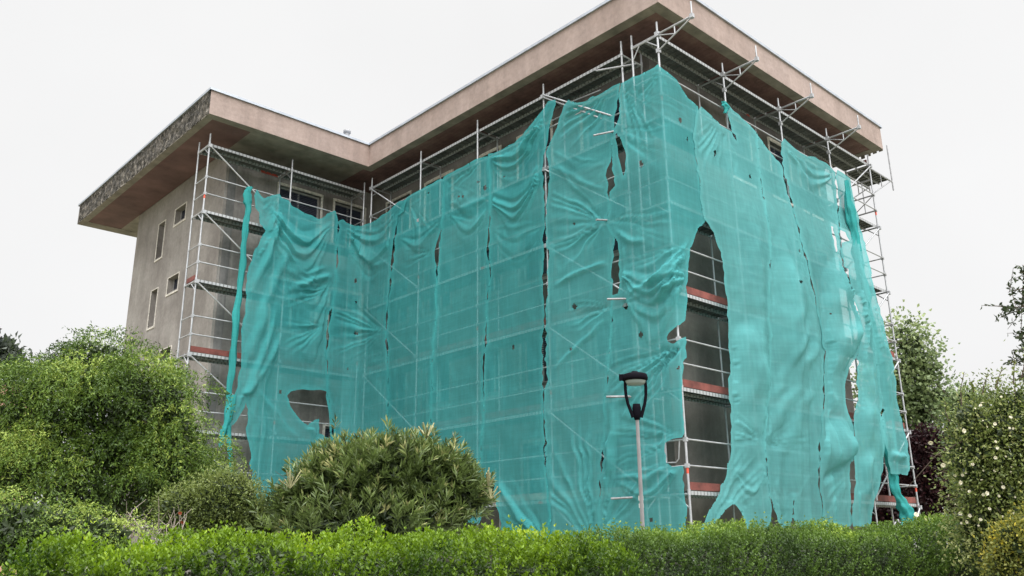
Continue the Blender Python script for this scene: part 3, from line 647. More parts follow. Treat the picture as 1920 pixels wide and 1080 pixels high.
net('debris_net', 'net sheet left of the lamp, creased towards a loose tube, fanned at its foot',
 [(1066,189),(1075,193),(1085,195),(1100,192),(1120,182),(1140,170),(1152,162),(1163,156),(1160,172),(1156,190),(1151,215),(1149,245),(1146,262),(1147,290),(1146,303),(1139,318),(1137,330),(1142,345),(1139,362),(1144,380),(1142,396),(1134,412),(1142,426),(1150,440),(1149,470),(1148,497),(1148,547),(1146,575),(1146,587),(1144,633),(1139,670),(1137,720),(1131,755),(1134,785),(1130,823),(1127,878),(1123,930),(1121,1015),(1085,1015),(1032,1022),(1029,930),(1025,850),(1025,770),(1028,700),(1029,600),(1030,500),(1029,400),(1029,365),(1032,335),(1030,310),(1026,292),(1026,285),(1034,269),(1042,253),(1050,233),(1057,212),(1060,200)],
 feats=[('fan',1163,160,120,178,7,160,.12),('fan',1134,413,120,235,9,125,.12),('fold',[(1030,313),(1075,330),(1142,360)],4,.05),('swag',1030,270,1146,290,20,70,2,.05),('fan',1146,575,140,190,4,80,.05),('fan',1112,1015,222,300,9,240,.13),('fold',[(1036,540),(1100,505),(1148,490)],4,.05),('fold',[(1040,700),(1090,640),(1140,600)],4,.03)],
 dots=[(1078,575,4.5,6),(1073,655,3.5,4),(1076,419,3,4),(1109,735,1,1)], seed=13, srange=(sy(4.2), sy(.6)), nz=.035)
net('debris_net', 'peaked net sheet wrapped round the front corner, torn and ragged behind the street lamp',
 [(1166,157),(1180,150),(1200,142),(1218,133),(1233,122),(1241,130),(1255,141),(1267,151),(1275,165),(1283,178),(1296,192),(1306,201),(1302,230),(1298,262),(1300,290),(1307,330),(1310,370),(1314,398),(1318,412),(1304,424),(1297,440),(1291,460),(1286,500),(1283,545),(1282,575),(1280,598),(1272,606),(1262,612),(1251,624),(1248,634),(1252,644),(1266,648),(1280,632),(1282,660),(1280,690),(1277,730),(1278,770),(1279,800),(1279,818),(1262,821),(1247,830),(1246,846),(1250,866),(1263,876),(1280,873),(1282,920),(1285,990),(1262,1003),(1210,1012),(1126,1015),(1128,930),(1132,878),(1136,823),(1139,785),(1135,758),(1142,720),(1144,670),(1148,640),(1150,590),(1150,557),(1163,551),(1166,533),(1167,477),(1163,450),(1148,430),(1137,413),(1148,398),(1149,380),(1146,362),(1157,348),(1155,330),(1150,318),(1151,296),(1149,262),(1152,250),(1160,235),(1166,216)],
 holes=[[(1156,250),(1166,262),(1174,284),(1175,317),(1171,333),(1166,312),(1160,286)]],
 feats=[('fan',1166,159,15,85,7,125,.10),('fan',1234,124,55,130,6,100,.08),('fan',1153,250,-25,45,5,110,.06),('swag',1166,500,1292,440,25,150,6,.16),('swag',1180,560,1285,520,-30,60,4,.12),('fan',1138,413,-15,50,6,130,.08),('fan',1290,455,110,175,6,120,.12),('fan',1280,640,115,165,7,190,.13),('fan',1281,815,150,215,6,140,.10),
  ('swag',1150,895,1280,855,5,60,3,.08),('fold',[(1166,440),(1166,500),(1180,550)],6,.12),('fold',[(1180,552),(1230,530),(1285,480)],7,.16),('fold',[(1152,756),(1150,850),(1128,960)],6,.12),('fan',1128,1005,270,320,6,160,.10),('fold',[(1150,430),(1185,455),(1215,450)],5,.07)],
 dots=[(1204,309,4.5,8),(1273,226,3,6),(1175,574,6.5,7),(1203,627,3.5,7),(1286,262,2,5),(1224,975,4,3),(1272,690,2.5,5)], seed=15, srange=(sy(1.7), sx(2.1)), nz=.035)
# --- right facade
net('debris_net', 'net sheet right of the tall arched opening, its foot pulled into a long tail',
 [(1309,203),(1320,214),(1333,228),(1355,246),(1383,264),(1372,235),(1365,215),(1361,200),(1370,212),(1385,226),(1400,240),(1412,252),(1418,300),(1423,345),(1428,378),(1434,410),(1441,460),(1441,520),(1439,580),(1440,640),(1440,700),(1434,760),(1427,825),(1432,870),(1437,916),(1437,986),(1402,990),(1397,975),(1388,956),(1378,945),(1368,943),(1355,953),(1335,976),(1314,1004),(1309,1002),(1325,972),(1345,932),(1358,900),(1368,862),(1371,820),(1369,760),(1367,700),(1365,640),(1362,570),(1356,512),(1346,462),(1333,428),(1320,410),(1316,395),(1312,360),(1310,330),(1304,290),(1301,262),(1305,230)],
 feats=[('fan',1361,204,75,140,6,150,.07),('fan',1313,1002,290,330,5,190,.12),('fold',[(1395,480),(1405,600),(1400,760)],14,.07),('fold',[(1365,440),(1385,560),(1385,720)],9,.06),('fold',[(1420,420),(1425,560),(1415,740)],8,.06),('bulge',1400,720,50,160,.14),('swag',1372,880,1438,860,5,70,3,.07),('fan',1428,828,170,230,5,120,.08),('fold',[(1360,860),(1352,905),(1325,970)],5,.08)],
 dots=[(1336,289,3,7),(1442,620,1,1),(1404,332,2.5,4)], seed=17, srange=(sx(.5), sx(6.2)), nz=.035)
net('debris_net', 'net sheet on the right facade with long diagonal folds low down, above a V-shaped gap',
 [(1414,253),(1425,266),(1440,285),(1452,300),(1465,313),(1467,335),(1473,352),(1482,385),(1492,425),(1503,470),(1514,510),(1526,560),(1534,608),(1540,650),(1540,690),(1540,750),(1536,800),(1531,850),(1531,900),(1540,960),(1544,986),(1494,988),(1490,960),(1487,932),(1483,960),(1480,988),(1466,988),(1458,965),(1449,940),(1441,918),(1441,880),(1436,850),(1431,828),(1436,790),(1444,720),(1446,640),(1443,580),(1444,520),(1445,470),(1438,412),(1432,378),(1427,350),(1421,300)],
 feats=[('fold',[(1530,640),(1490,730),(1432,825)],12,.13),('fold',[(1535,680),(1500,770),(1470,860)],10,.10),('fold',[(1520,600),(1480,680),(1448,760)],9,.08),('fold',[(1475,420),(1490,560),(1480,700)],14,.07),('fan',1431,828,-50,20,5,110,.07),('fan',1470,985,250,300,4,140,.07),('bulge',1480,560,40,160,.12)],
 dots=[(1430,374,2,5),(1486,532,4,3),(1496,470,2,4)], seed=19, srange=(sx(3.2), sx(9.2)), nz=.035)
net('debris_net', 'billowing net sheet left of the right-hand tear, swollen above a sagging pouch',
 [(1466,262),(1475,271),(1487,282),(1498,290),(1510,296),(1524,297),(1532,303),(1545,308),(1556,318),(1562,324),(1565,360),(1566,420),(1570,470),(1578,520),(1592,560),(1603,590),(1609,622),(1608,650),(1600,668),(1587,690),(1582,715),(1582,745),(1587,775),(1597,802),(1598,840),(1598,862),(1590,870),(1592,920),(1592,986),(1546,986),(1541,950),(1535,900),(1536,850),(1541,800),(1545,750),(1545,690),(1544,650),(1538,606),(1530,558),(1519,508),(1508,468),(1497,422),(1488,385),(1479,350),(1470,325)],
 holes=[[(1470,338),(1474,336),(1478,356),(1477,360)],[(1556,424),(1560,426),(1568,470),(1565,478)]],
 feats=[('fan',1467,268,45,100,7,210,.10),('swag',1468,268,1562,322,8,60,3,.12),('bulge',1575,590,42,120,.34),('fold',[(1575,520),(1600,590),(1600,650)],12,.12),('bulge',1568,840,36,60,.32),('fold',[(1540,905),(1565,885),(1597,866)],9,-.14),('fold',[(1560,640),(1555,730),(1552,800)],10,.08),('fan',1596,880,100,150,4,110,.08)],
 dots=[(1488,532,3,2),(1551,590,2,3),(1510,610,1,1)], seed=21, srange=(sx(4.6), sx(10.2)), nz=.035)
net('debris_net', 'narrow net sheet right of the lower right-hand tear, its foot split above the hedge',
 [(1565,322),(1575,328),(1588,336),(1594,380),(1602,430),(1611,490),(1620,540),(1626,580),(1634,640),(1645,700),(1650,760),(1652,820),(1651,850),(1646,892),(1640,925),(1632,950),(1625,986),(1600,986),(1597,970),(1600,940),(1604,905),(1601,860),(1600,800),(1600,770),(1606,750),(1606,700),(1604,672),(1611,655),(1614,622),(1608,588),(1597,556),(1584,518),(1577,480),(1574,430),(1571,370)],
 holes=[[(1546,323),(1556,322),(1558,345),(1548,347)],[(1572,432),(1582,436),(1590,452),(1574,456)],[(1578,500),(1588,505),(1592,535),(1584,534)]],
 feats=[('fold',[(1600,480),(1625,620),(1635,800)],7,.10),('fold',[(1590,440),(1612,560),(1620,760)],6,.08),('fold',[(1620,700),(1622,860),(1612,960)],8,.10),('bulge',1628,800,24,140,.16),('fan',1586,336,60,100,4,160,.06)],
 seed=23, srange=(sx(7.2), sx(10.4)), nz=.03)
net('debris_net', 'slender outer net flap at the far right end, cut off square above the lowest rail',
 [(1588,337),(1594,350),(1601,378),(1608,420),(1620,468),(1630,505),(1640,550),(1648,590),(1657,632),(1668,680),(1676,728),(1682,768),(1688,800),(1693,822),(1699,855),(1700,888),(1672,888),(1668,858),(1662,830),(1659,800),(1657,765),(1652,765),(1648,700),(1638,640),(1629,580),(1622,540),(1612,490),(1604,430),(1597,380)],
 feats=[('fold',[(1605,420),(1635,560),(1668,740)],6,.08),('fold',[(1640,600),(1672,760)],5,.07),('fold',[(1668,850),(1684,858),(1699,858)],6,.10)],
 dots=[(1656,640,2,5),(1653,655,2,4)], seed=25, srange=(sx(8.0), sx(11.0)), nz=.03, dens0=1.0)
# --- gathered ropes of net
def net_strip(label, pts, widths, ax, v, seed, lobes=4, amp=.6):
    pts = np.array(pts, float); ws = np.array(widths, float); n = len(pts); R_ = np.random.default_rng(seed)
    t = np.linspace(0, n-1, 90); X = np.interp(t, range(n), pts[:, 0]); Y = np.interp(t, range(n), pts[:, 1]); W = np.interp(t, range(n), ws)*(1+.13*np.sin(t*4.3+seed)+.07*np.sin(t*11.7))
    X += np.sin(t*2.7+seed)*W*.10+np.sin(t*6.1)*W*.06
    m = 22; V = []; ph = R_.random()*6
    nrm = np.zeros(3); nrm[ax] = -1
    for i in range(len(t)):
        c0 = hit((X[i]-W[i]/2, Y[i]), ax, v); c1 = hit((X[i]+W[i]/2, Y[i]), ax, v); wid = np.linalg.norm(c1-c0)
        for j in range(m):
            a = 2*math.pi*j/m; rr = 1+.24*math.sin(lobes*a+ph+t[i]*2.6)+.14*math.sin((2*lobes+1)*a-t[i]*4.2)
            V.append((c0+c1)/2+(c1-c0)/2*math.cos(a)*rr+nrm*wid*.32*amp*math.sin(a)*rr)
    F = [(i*m+j, i*m+(j+1) % m, (i+1)*m+(j+1) % m, (i+1)*m+j) for i in range(len(t)-1) for j in range(m)]
    me = npmesh('net_strip', np.array(V), np.array(F), True); fattr(me, 'dens', np.full(len(V), 1.25))
    o = link('net_strip', me, M['net_thick']); tag(o, label, 'debris net'); return o
net_strip('twisted rope of gathered net hanging from a knot in front of the uncovered left bay', [(467,350),(464,362),(466,385),(461,420),(457,470),(450,530),(444,590),(437,660),(431,730),(426,790),(430,830),(435,888)], [8,14,11,9,10,10,11,11,10,10,8,4], 1, YC-.2, 1, 5)
net_strip('dark gathered hem of net running down the right edge of the scaffold', [(1586,338),(1592,380),(1600,430),(1609,480),(1618,535),(1627,580),(1640,640),(1653,700),(1664,760),(1662,790)], [5,10,12,12,12,12,12,10,8,6], 1, -.38, 2)
net_strip('thin loose net tail hanging aslant to the hedge at the right end', [(1652,780),(1660,840),(1670,880),(1683,925),(1697,955),(1704,985)], [10,9,10,13,16,20], 1, -.4, 3)
net_strip('small net rag knotted on the right facade post above a peak', [(1357,190),(1362,200),(1360,212)], [6,10,5], 1, -.12, 4)
net_strip('loose shred of net hanging in the left bay beside the bush', [(440,740),(428,780),(418,815),(412,838)], [8,12,10,4], 1, YC-.25, 5)

# ================================================================ STREET LAMP
LD = 13.0
base_dir = at(1204, 1000, LD); top = at(1191, 700, LD)
px_ = (at(1214.5, 700, LD)-at(1167.5, 700, LD)); RAD = np.linalg.norm(px_)/2
lx, ly = at(1195, 790, LD)[:2]
lx0, ly0 = at(1205, 1000, LD)[:2]
lp = empty('street_lamp', (lx0, ly0, ZG), 'grey street lamp with a black round lantern on curved arms', 'street lamp')
zl = lambda y: at(1195, y, LD)[2]
c = (lx, ly, 0); b = MB()
b.lathe(c, [(.001, zl(694)), (RAD*.55, zl(694)), (RAD*.95, zl(697)), (RAD*1.0, zl(701)), (RAD*1.04, zl(705)), (RAD*1.02, zl(708)), (RAD*.92, zl(710)), (.001, zl(710))], 32)
b.lathe((lx, ly, 0), [(.001, zl(690)), (.05, zl(691)), (.06, zl(695))], 12)
e_ = RR*RAD*1.12; b.obox(np.array((lx, ly, zl(703)))-e_*.98, RR*.035, FF*.03, (0, 0, .05))
b.build('lantern_cap', M['lamp_black'], lp)
b = MB(); b.lathe(c, [(RAD*.86, zl(709)), (RAD*.8, zl(714)), (RAD*.66, zl(718)), (.001, zl(719))], 28); b.build('lamp_bowl', M['lampglass'], lp)
H = np.array((RR[0], RR[1], 0)); H /= np.linalg.norm(H)
for sgn_ in (-1, 1):
    b = MB(); pts = []
    for q, yy in ((.80, 706), (.83, 722), (.80, 738), (.68, 755), (.48, 770), (.30, 782)): pts.append(np.array((lx, ly, zl(yy)))+H*sgn_*RAD*q)
    b.tube(pts, [.022, .024, .024, .024, .026, .03], 8); b.build('lantern_arm', M['lamp_black'], lp)
b = MB(); b.lathe(c, [(.001, zl(755)), (RAD*.27, zl(756)), (RAD*.35, zl(764)), (RAD*.30, zl(778)), (RAD*.22, zl(787)), (.001, zl(788))], 20); b.build('collar', M['lamp_black'], lp)
b = MB(); b.tube([(lx0, ly0, ZG), (lx, ly, zl(783))], [.036, .027], 14); b.lathe((lx0, ly0, 0), [(.001, ZG), (.14, ZG), (.14, ZG+.03), (.06, ZG+.05)], 16); pole = b.build('pole', M['pole'], lp)
b = MB()
for y0, y1 in ((929, 938), (944, 952)):
    tt0 = at(1203, y0, LD)[2]; tt1 = at(1203, y1, LD)[2]; cx_ = lx0+(lx-lx0)*.2; cy_ = ly0+(ly-ly0)*.2
    b.lathe((cx_, cy_, 0), [(.037, tt1), (.037, tt0)], 14)
b.build('sticker', M['sticker'], pole)

# ================================================================ FOLIAGE
def leaf_mesh(name, C, D, L, W, tint, fold=.25, droop=0.):
    """C base points, D unit directions, L lengths, W widths -> one folded leaf (two quads) each"""
    n = len(C); R_ = rng.normal(size=(n, 3)); S = np.cross(D, R_); S /= np.linalg.norm(S, axis=1)[:, None]+1e-9; U = np.cross(S, D)
    L = L[:, None]; W = W[:, None]
    b = C; tip = C+D*L; tip = tip-np.array((0, 0, 1.))*L*droop
    l = C+D*L*.5+S*W*.5+U*W*fold; r = C+D*L*.5-S*W*.5+U*W*fold
    V = np.stack([b, r, tip, l], 1).reshape(-1, 3); k = np.arange(n)*4
    F = np.concatenate([np.stack([k, k+1, k+2], 1), np.stack([k, k+2, k+3], 1)])
    me = npmesh(name, V, F, False); fattr(me, 'tint', np.repeat(tint, 4)); return me
def unit(v): return v/(np.linalg.norm(v, axis=-1, keepdims=True)+1e-9)
def sph(n): return unit(rng.normal(size=(n, 3)))
def lobe3(lobes, depth, zs=.8):
    out = []
    for l in lobes:
        cx, cy, rx, ry = l[:4]; dd = depth+(l[4] if len(l) > 4 else 0); k = dd/FPX; out.append((at(cx, cy, dd), np.array((rx*k, rx*k*zs, ry*k))))
    return out
def lobe_points(lb, n, r0=.75, r1=1.02, lump=.16, seed=0):
    """points in the shells of several lobes (local frame: right, away, up)"""
    vol = np.array([b[1][0]*b[1][2] for b in lb]); cnt = np.random.default_rng(seed).multinomial(n, vol/vol.sum()); P = []; Nn = []
    B = np.array([H, [-H[1], H[0], 0], [0, 0, 1.]])
    for (c, r), k in zip(lb, cnt):
        u = sph(k); l = 1+lump*np.sin(u[:, 0]*7+c[0]*3)*np.sin(u[:, 1]*6+c[1])*np.sin(u[:, 2]*8+1)+lump*.6*rng.normal(size=k)*.5
        rad = (r0+(r1-r0)*rng.random(k)**.6)*l
        P.append(c+(u*rad[:, None]*r)@B); Nn.append(unit((u/r)@B))
    P = np.concatenate(P); Nn = np.concatenate(Nn)
    # drop points deep within another lobe
    keep = np.ones(len(P), bool)
    for c, r in lb:
        q = ((P-c)@B.T)/r; keep &= (q**2).sum(1) > (r0*.86)**2
    return P[keep], Nn[keep]
def limbs(root, foot, tops, r0, name='branches', mat=None):
    foot = np.array(foot, float); t = MB(); cen = np.mean(tops, 0); fork = foot+(cen-foot)*.45; fork[:2] = foot[:2]+(cen[:2]-foot[:2])*.25
    t.tube([foot, foot+(fork-foot)*.5+rng.normal(0, .03, 3), fork], [r0*1.3, r0, r0*.8], 10); t.build('trunk', mat or M['bark'], root)
    b = MB()
    for p in tops:
        p = np.array(p); m1 = fork+(p-fork)*.4+rng.normal(0, .06, 3)+np.array((0, 0, .08)); b.tube([fork, m1, p], [r0*.6, r0*.35, r0*.1], 7, caps=False)
        for _ in range(6):
            a = m1+(p-m1)*random.random(); q = a+rng.normal(0, .3, 3)*np.linalg.norm(p-fork)*.5; b.tube([a, (a+q)/2+rng.normal(0, .03, 3), q], [r0*.16, r0*.1, r0*.03], 5, caps=False)
    b.build(name, mat or M['bark'], root)
def ground_below(x, depth):
    p = at(x, 1000, depth); return np.array((p[0], p[1], ZG))

# --- weeping bush on the left
LM = {}
LM['weep'] = mat_leaf('weeping_leaves', (.025, .055, .008), (.12, .20, .022), (.34, .43, .08), .5, .2)
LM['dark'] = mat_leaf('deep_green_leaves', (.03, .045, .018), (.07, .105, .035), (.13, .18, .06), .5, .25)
LM['hedge'] = mat_leaf('bright_privet_leaves', (.04, .09, .006), (.21, .34, .012), (.46, .56, .04), .42, .4)
LM['hedge2'] = mat_leaf('mid_green_privet_leaves', (.04, .08, .015), (.14, .24, .03), (.34, .46, .06), .42, .35)
LM['olea'] = mat_leaf('oleander_leaves', (.035, .06, .018), (.17, .235, .06), (.50, .48, .22), .38, .2, .55)
LM['rose'] = mat_leaf('rose_leaves', (.045, .07, .02), (.20, .25, .06), (.44, .45, .19), .4, .3)
LM['tree'] = mat_leaf('broad_green_leaves', (.06, .09, .04), (.20, .27, .11), (.36, .43, .20), .4, .35)
LM['red'] = mat_leaf('dark_red_leaves', (.022, .01, .012), (.07, .022, .026), (.22, .025, .03), .5, .25)
LM['yellow'] = mat_leaf('yellow_leaves', (.08, .12, .03), (.26, .26, .05), (.6, .48, .05), .5, .4)
LM['far'] = mat_leaf('dusky_far_leaves', (.03, .04, .035), (.07, .085, .06), None, .6, .2)
def tint_from(P, scale, seed, add=0., sp=.25):
    v = vnoise(P[:, 0]*scale+40+P[:, 1]*scale*.7, P[:, 2]*scale+40, seed, 2); return np.clip(.45+v*.6+rng.normal(0, sp, len(P))*.7+add, 0, 1)
def weeping(label, lobes, depth, nstr, seed, mat, llen=.052, smax=1.0, foot=None, nsub=80, rs=.36):
    lb = lobe3(lobes, depth); Ps, Ns = lobe_points(lb, nsub*3, .84, .98, .1, seed); k_ = (Ns[:, 2] > -.35); Ps, Ns = Ps[k_][:nsub], Ns[k_][:nsub]
    sl = [(p, np.array((1, 1, .75))*rs*random.uniform(.7, 1.35)) for p in Ps]
    P = []; Nn = []
    for p, r in sl:
        k = int(nstr/nsub*r[0]/rs); u = sph(k); u[:, 2] = np.abs(u[:, 2])*.9-.15; P.append(p+u*r*rng.uniform(.75, 1.05, (k, 1))); Nn.append(unit(u))
    P = np.concatenate(P); Nn = np.concatenate(Nn); up = Nn[:, 2] > -.55; P, Nn = P[up], Nn[up]
    root = empty('weeping_bush', foot if foot is not None else ground_below(150, depth+.5), label, 'bush')
    C = []; D = []; TT = []
    clump = vnoise(P[:, 0]*1.8+30, P[:, 2]*1.8+30+P[:, 1], seed, 2)
    for p, n, cl in zip(P, Nn, clump):
        k = int(random.uniform(9, 34)*smax*(1+cl)*(.55 if n[2] > .35 else 1)); hd = unit(np.array((n[0], n[1], 0))+rng.normal(0, .35, 3)*np.array((1, 1, 0)))
        v = n*.55+hd*.5+np.array((0, 0, .35))+rng.normal(0, .3, 3); q = p.copy(); base = .36+cl*.95+random.gauss(0, .12)+.14*n[2]
        for i in range(k):
            v = v*.93+np.array((0, 0, -.085)); vv = v/np.linalg.norm(v); q = q+vv*.024+rng.normal(0, .002, 3)
            if q[2] < ZG+.1: break
            C.append(q); D.append(vv*.35+rng.normal(0, .55, 3)+np.array((0, 0, -.25))); TT.append(base+.25*(i < 6)-.006*i)
    C = np.array(C); D = unit(np.array(D)); TT = np.clip(np.array(TT)+rng.normal(0, .13, len(C)), 0, 1)
    n = len(C); me = leaf_mesh('foliage', C, D, rng.uniform(.7, 1.25, n)*llen, rng.uniform(.8, 1.3, n)*llen*.30, TT)
    link('foliage', me, mat, root)
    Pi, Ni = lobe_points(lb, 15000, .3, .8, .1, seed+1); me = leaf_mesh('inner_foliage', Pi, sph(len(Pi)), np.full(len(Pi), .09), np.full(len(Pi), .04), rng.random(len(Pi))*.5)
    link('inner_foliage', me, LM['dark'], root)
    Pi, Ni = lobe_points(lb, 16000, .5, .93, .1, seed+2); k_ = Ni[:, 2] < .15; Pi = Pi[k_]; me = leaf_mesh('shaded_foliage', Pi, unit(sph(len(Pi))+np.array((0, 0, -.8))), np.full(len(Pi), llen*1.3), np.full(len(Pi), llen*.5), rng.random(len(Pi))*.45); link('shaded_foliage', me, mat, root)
    limbs(root, root.location, [b[0] for b in lb], .09)
    return root
weeping('big light green weeping bush with trailing twigs on the left before the bare side wall', [(140,728,88,112),(190,705,70,80),(215,760,105,105),(40,830,90,130),(280,775,80,84),(318,850,70,108),(325,908,52,82),(130,870,150,130),(215,910,135,110),(60,770,60,70),(-60,850,90,140),(318,765,40,55)], 11.5, 6800, 3, LM['weep'], .05, .8)
weeping('low dense mound of fine green foliage in the bottom left corner behind the hedge', [(60,1005,110,62),(160,1015,90,45),(-50,1000,100,70),(10,985,80,40)], 8.2, 1300, 8, LM['weep'], .036, .5, ground_below(60, 8.3), 40, .16)
# --- generic leafy shrub / tree
def leafy(name, label, cat, lobes, depth, n, llen, lw, mat, foot, trunk_r, seed=1, r0=.5, clump=7, cs=.1, upb=.2, inner=0, tmul=1., lump=.2, group=None):
    lb = lobe3(lobes, depth); P0, N0 = lobe_points(lb, n//clump, r0, 1.02, lump, seed)
    root = empty(name, foot, label, cat, group)
    P = np.repeat(P0, clump, 0)+rng.normal(0, cs, (len(P0)*clump, 3)); Nn = np.repeat(N0, clump, 0)
    D = unit(Nn*.7+rng.normal(0, .7, P.shape)+np.array((0, 0, upb))); m = len(P)
    tn = tint_from(P, 1/(cs*8), seed); hi = np.repeat(np.clip(N0[:, 2], -1, 1)*.12, clump)
    me = leaf_mesh('foliage', P, D, rng.uniform(.7, 1.3, m)*llen, rng.uniform(.8, 1.2, m)*lw, np.clip((tn+hi)*tmul, 0, 1)); link('foliage', me, mat, root)
    if inner:
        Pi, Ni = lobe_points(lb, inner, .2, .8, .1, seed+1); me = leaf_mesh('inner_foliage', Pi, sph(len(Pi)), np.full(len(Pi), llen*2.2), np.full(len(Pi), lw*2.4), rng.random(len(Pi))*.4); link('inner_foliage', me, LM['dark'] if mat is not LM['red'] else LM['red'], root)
    limbs(root, foot, [b[0] for b in lb], trunk_r)
    return root, lb
mid, mlb = leafy('shrub', 'dull green untidy shrub between the weeping bush and the oleander', 'shrub', [(420,945,70,65),(350,960,60,50),(480,985,45,50),(390,1000,90,40)], 9.8, 26000, .035, .016, LM['rose'], ground_below(420, 9.8), .04, 4, .45, 7, .05, .2, 5000, .8)
b = MB()
for _ in range(45):
    p = at(random.uniform(230, 350), random.uniform(985, 1040), 9.0); q = p+np.array((rng.normal(0, .12), rng.normal(0, .12), random.uniform(.12, .32))); b.tube([p, (p+q)/2+rng.normal(0, .025, 3), q], [.006, .004, .002], 4, caps=False)
b.build('dry_twigs', M['twig'], mid)
orange = plain('orange_red_petals', (.38, .09, .04), .7)
def blossom_mesh(nm, r, npet, mat):
    V = []; F = []
    for ring, (rr, zz, k) in enumerate(((r, .15, npet), (r*.72, .35, npet), (r*.4, .5, 4))):
        for i in range(k):
            a = 2*math.pi*i/k+ring*.5+random.uniform(-.2, .2); o_ = len(V); ca, sa = math.cos(a), math.sin(a)
            V += [(0, 0, 0), (rr*.6*ca-rr*.42*sa, rr*.6*sa+rr*.42*ca, r*zz), (rr*ca, rr*sa, r*(zz+.12)), (rr*.6*ca+rr*.42*sa, rr*.6*sa-rr*.42*ca, r*zz)]; F.append((o_, o_+1, o_+2, o_+3))
    me = bpy.data.meshes.new(nm); me.from_pydata(V, [], F); me.materials.append(mat); return me
def put_flower(me, p, d, root, s=1.):
    o = bpy.data.objects.new('flower', me); COL.objects.link(o); o.parent = root; o.location = Vector(p)-root.location
    o.rotation_euler = Vector(d).to_track_quat('Z', 'Y').to_euler(); o.scale = (s, s, s)
om = blossom_mesh('orange_blossom', .022, 7, orange)
for (x, y) in ((338, 962), (342, 979)): put_flower(om, at(x, y, 8.9), -FF+rng.normal(0, .2, 3), mid)

# --- oleander: rosettes of long narrow leaves
def oleander():
    lobes = [(700,902,112,80),(610,922,76,74),(806,912,84,70),(750,868,76,50),(640,868,48,40),(560,950,50,48),(870,930,48,48),(700,980,180,70),(840,880,45,40)]
    depth = 9.6; lb = lobe3(lobes, depth); P, Nn = lobe_points(lb, 3000, .70, 1.12, .36, 5); k_ = (Nn[:, 2] > -.25) | (rng.random(len(P)) < .25); P, Nn = P[k_], Nn[k_]
    root = empty('oleander', ground_below(710, depth+.3), 'rounded oleander bush with long narrow leaves in front of the nets', 'bush')
    C = []; D = []; TT = []; LL = []
    for p, n in zip(P, Nn):
        ax = unit(n*.8+np.array((0, 0, .65))+rng.normal(0, .25, 3)); k = random.randint(11, 17); base = random.gauss(.34, .13)+.16*max(n[2], 0)+(.35 if random.random() < .12 else 0)
        for i in range(k):
            q = p-ax*(.13*i/k); sd_ = unit(np.cross(ax, rng.normal(size=3))); op = .35+.85*i/k
            C.append(q); D.append(ax+sd_*op); TT.append(base+(.22 if i < 3 else 0)); LL.append(random.uniform(.085, .15)*(.7 if i < 3 else 1))
    C = np.array(C); D = unit(np.array(D)); LL = np.array(LL); TT = np.clip(np.array(TT)+rng.normal(0, .07, len(C)), 0, 1)
    me = leaf_mesh('foliage', C, D, LL, LL*.15, TT, .3, .08); link('foliage', me, LM['olea'], root)
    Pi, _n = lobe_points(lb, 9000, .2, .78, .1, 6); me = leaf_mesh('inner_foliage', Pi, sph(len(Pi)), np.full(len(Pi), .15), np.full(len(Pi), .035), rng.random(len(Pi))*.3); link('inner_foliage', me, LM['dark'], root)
    fl = [at(915, 905, depth-.3), at(920, 925, depth-.3), at(800, 812, depth), at(545, 905, depth-.4)]
    for p in fl:
        b = MB()
        for _ in range(9): q = p+rng.normal(0, .05, 3)+np.array((0, 0, .07)); b.tube([p-np.array((0, 0, .06)), q], [.004, .009], 4)
        b.build('seed_stalk', plain('straw_green_stalks', (.28, .27, .14), .9, 0, .3, 12), root)
    limbs(root, root.location, [x[0] for x in lb], .05)
oleander()

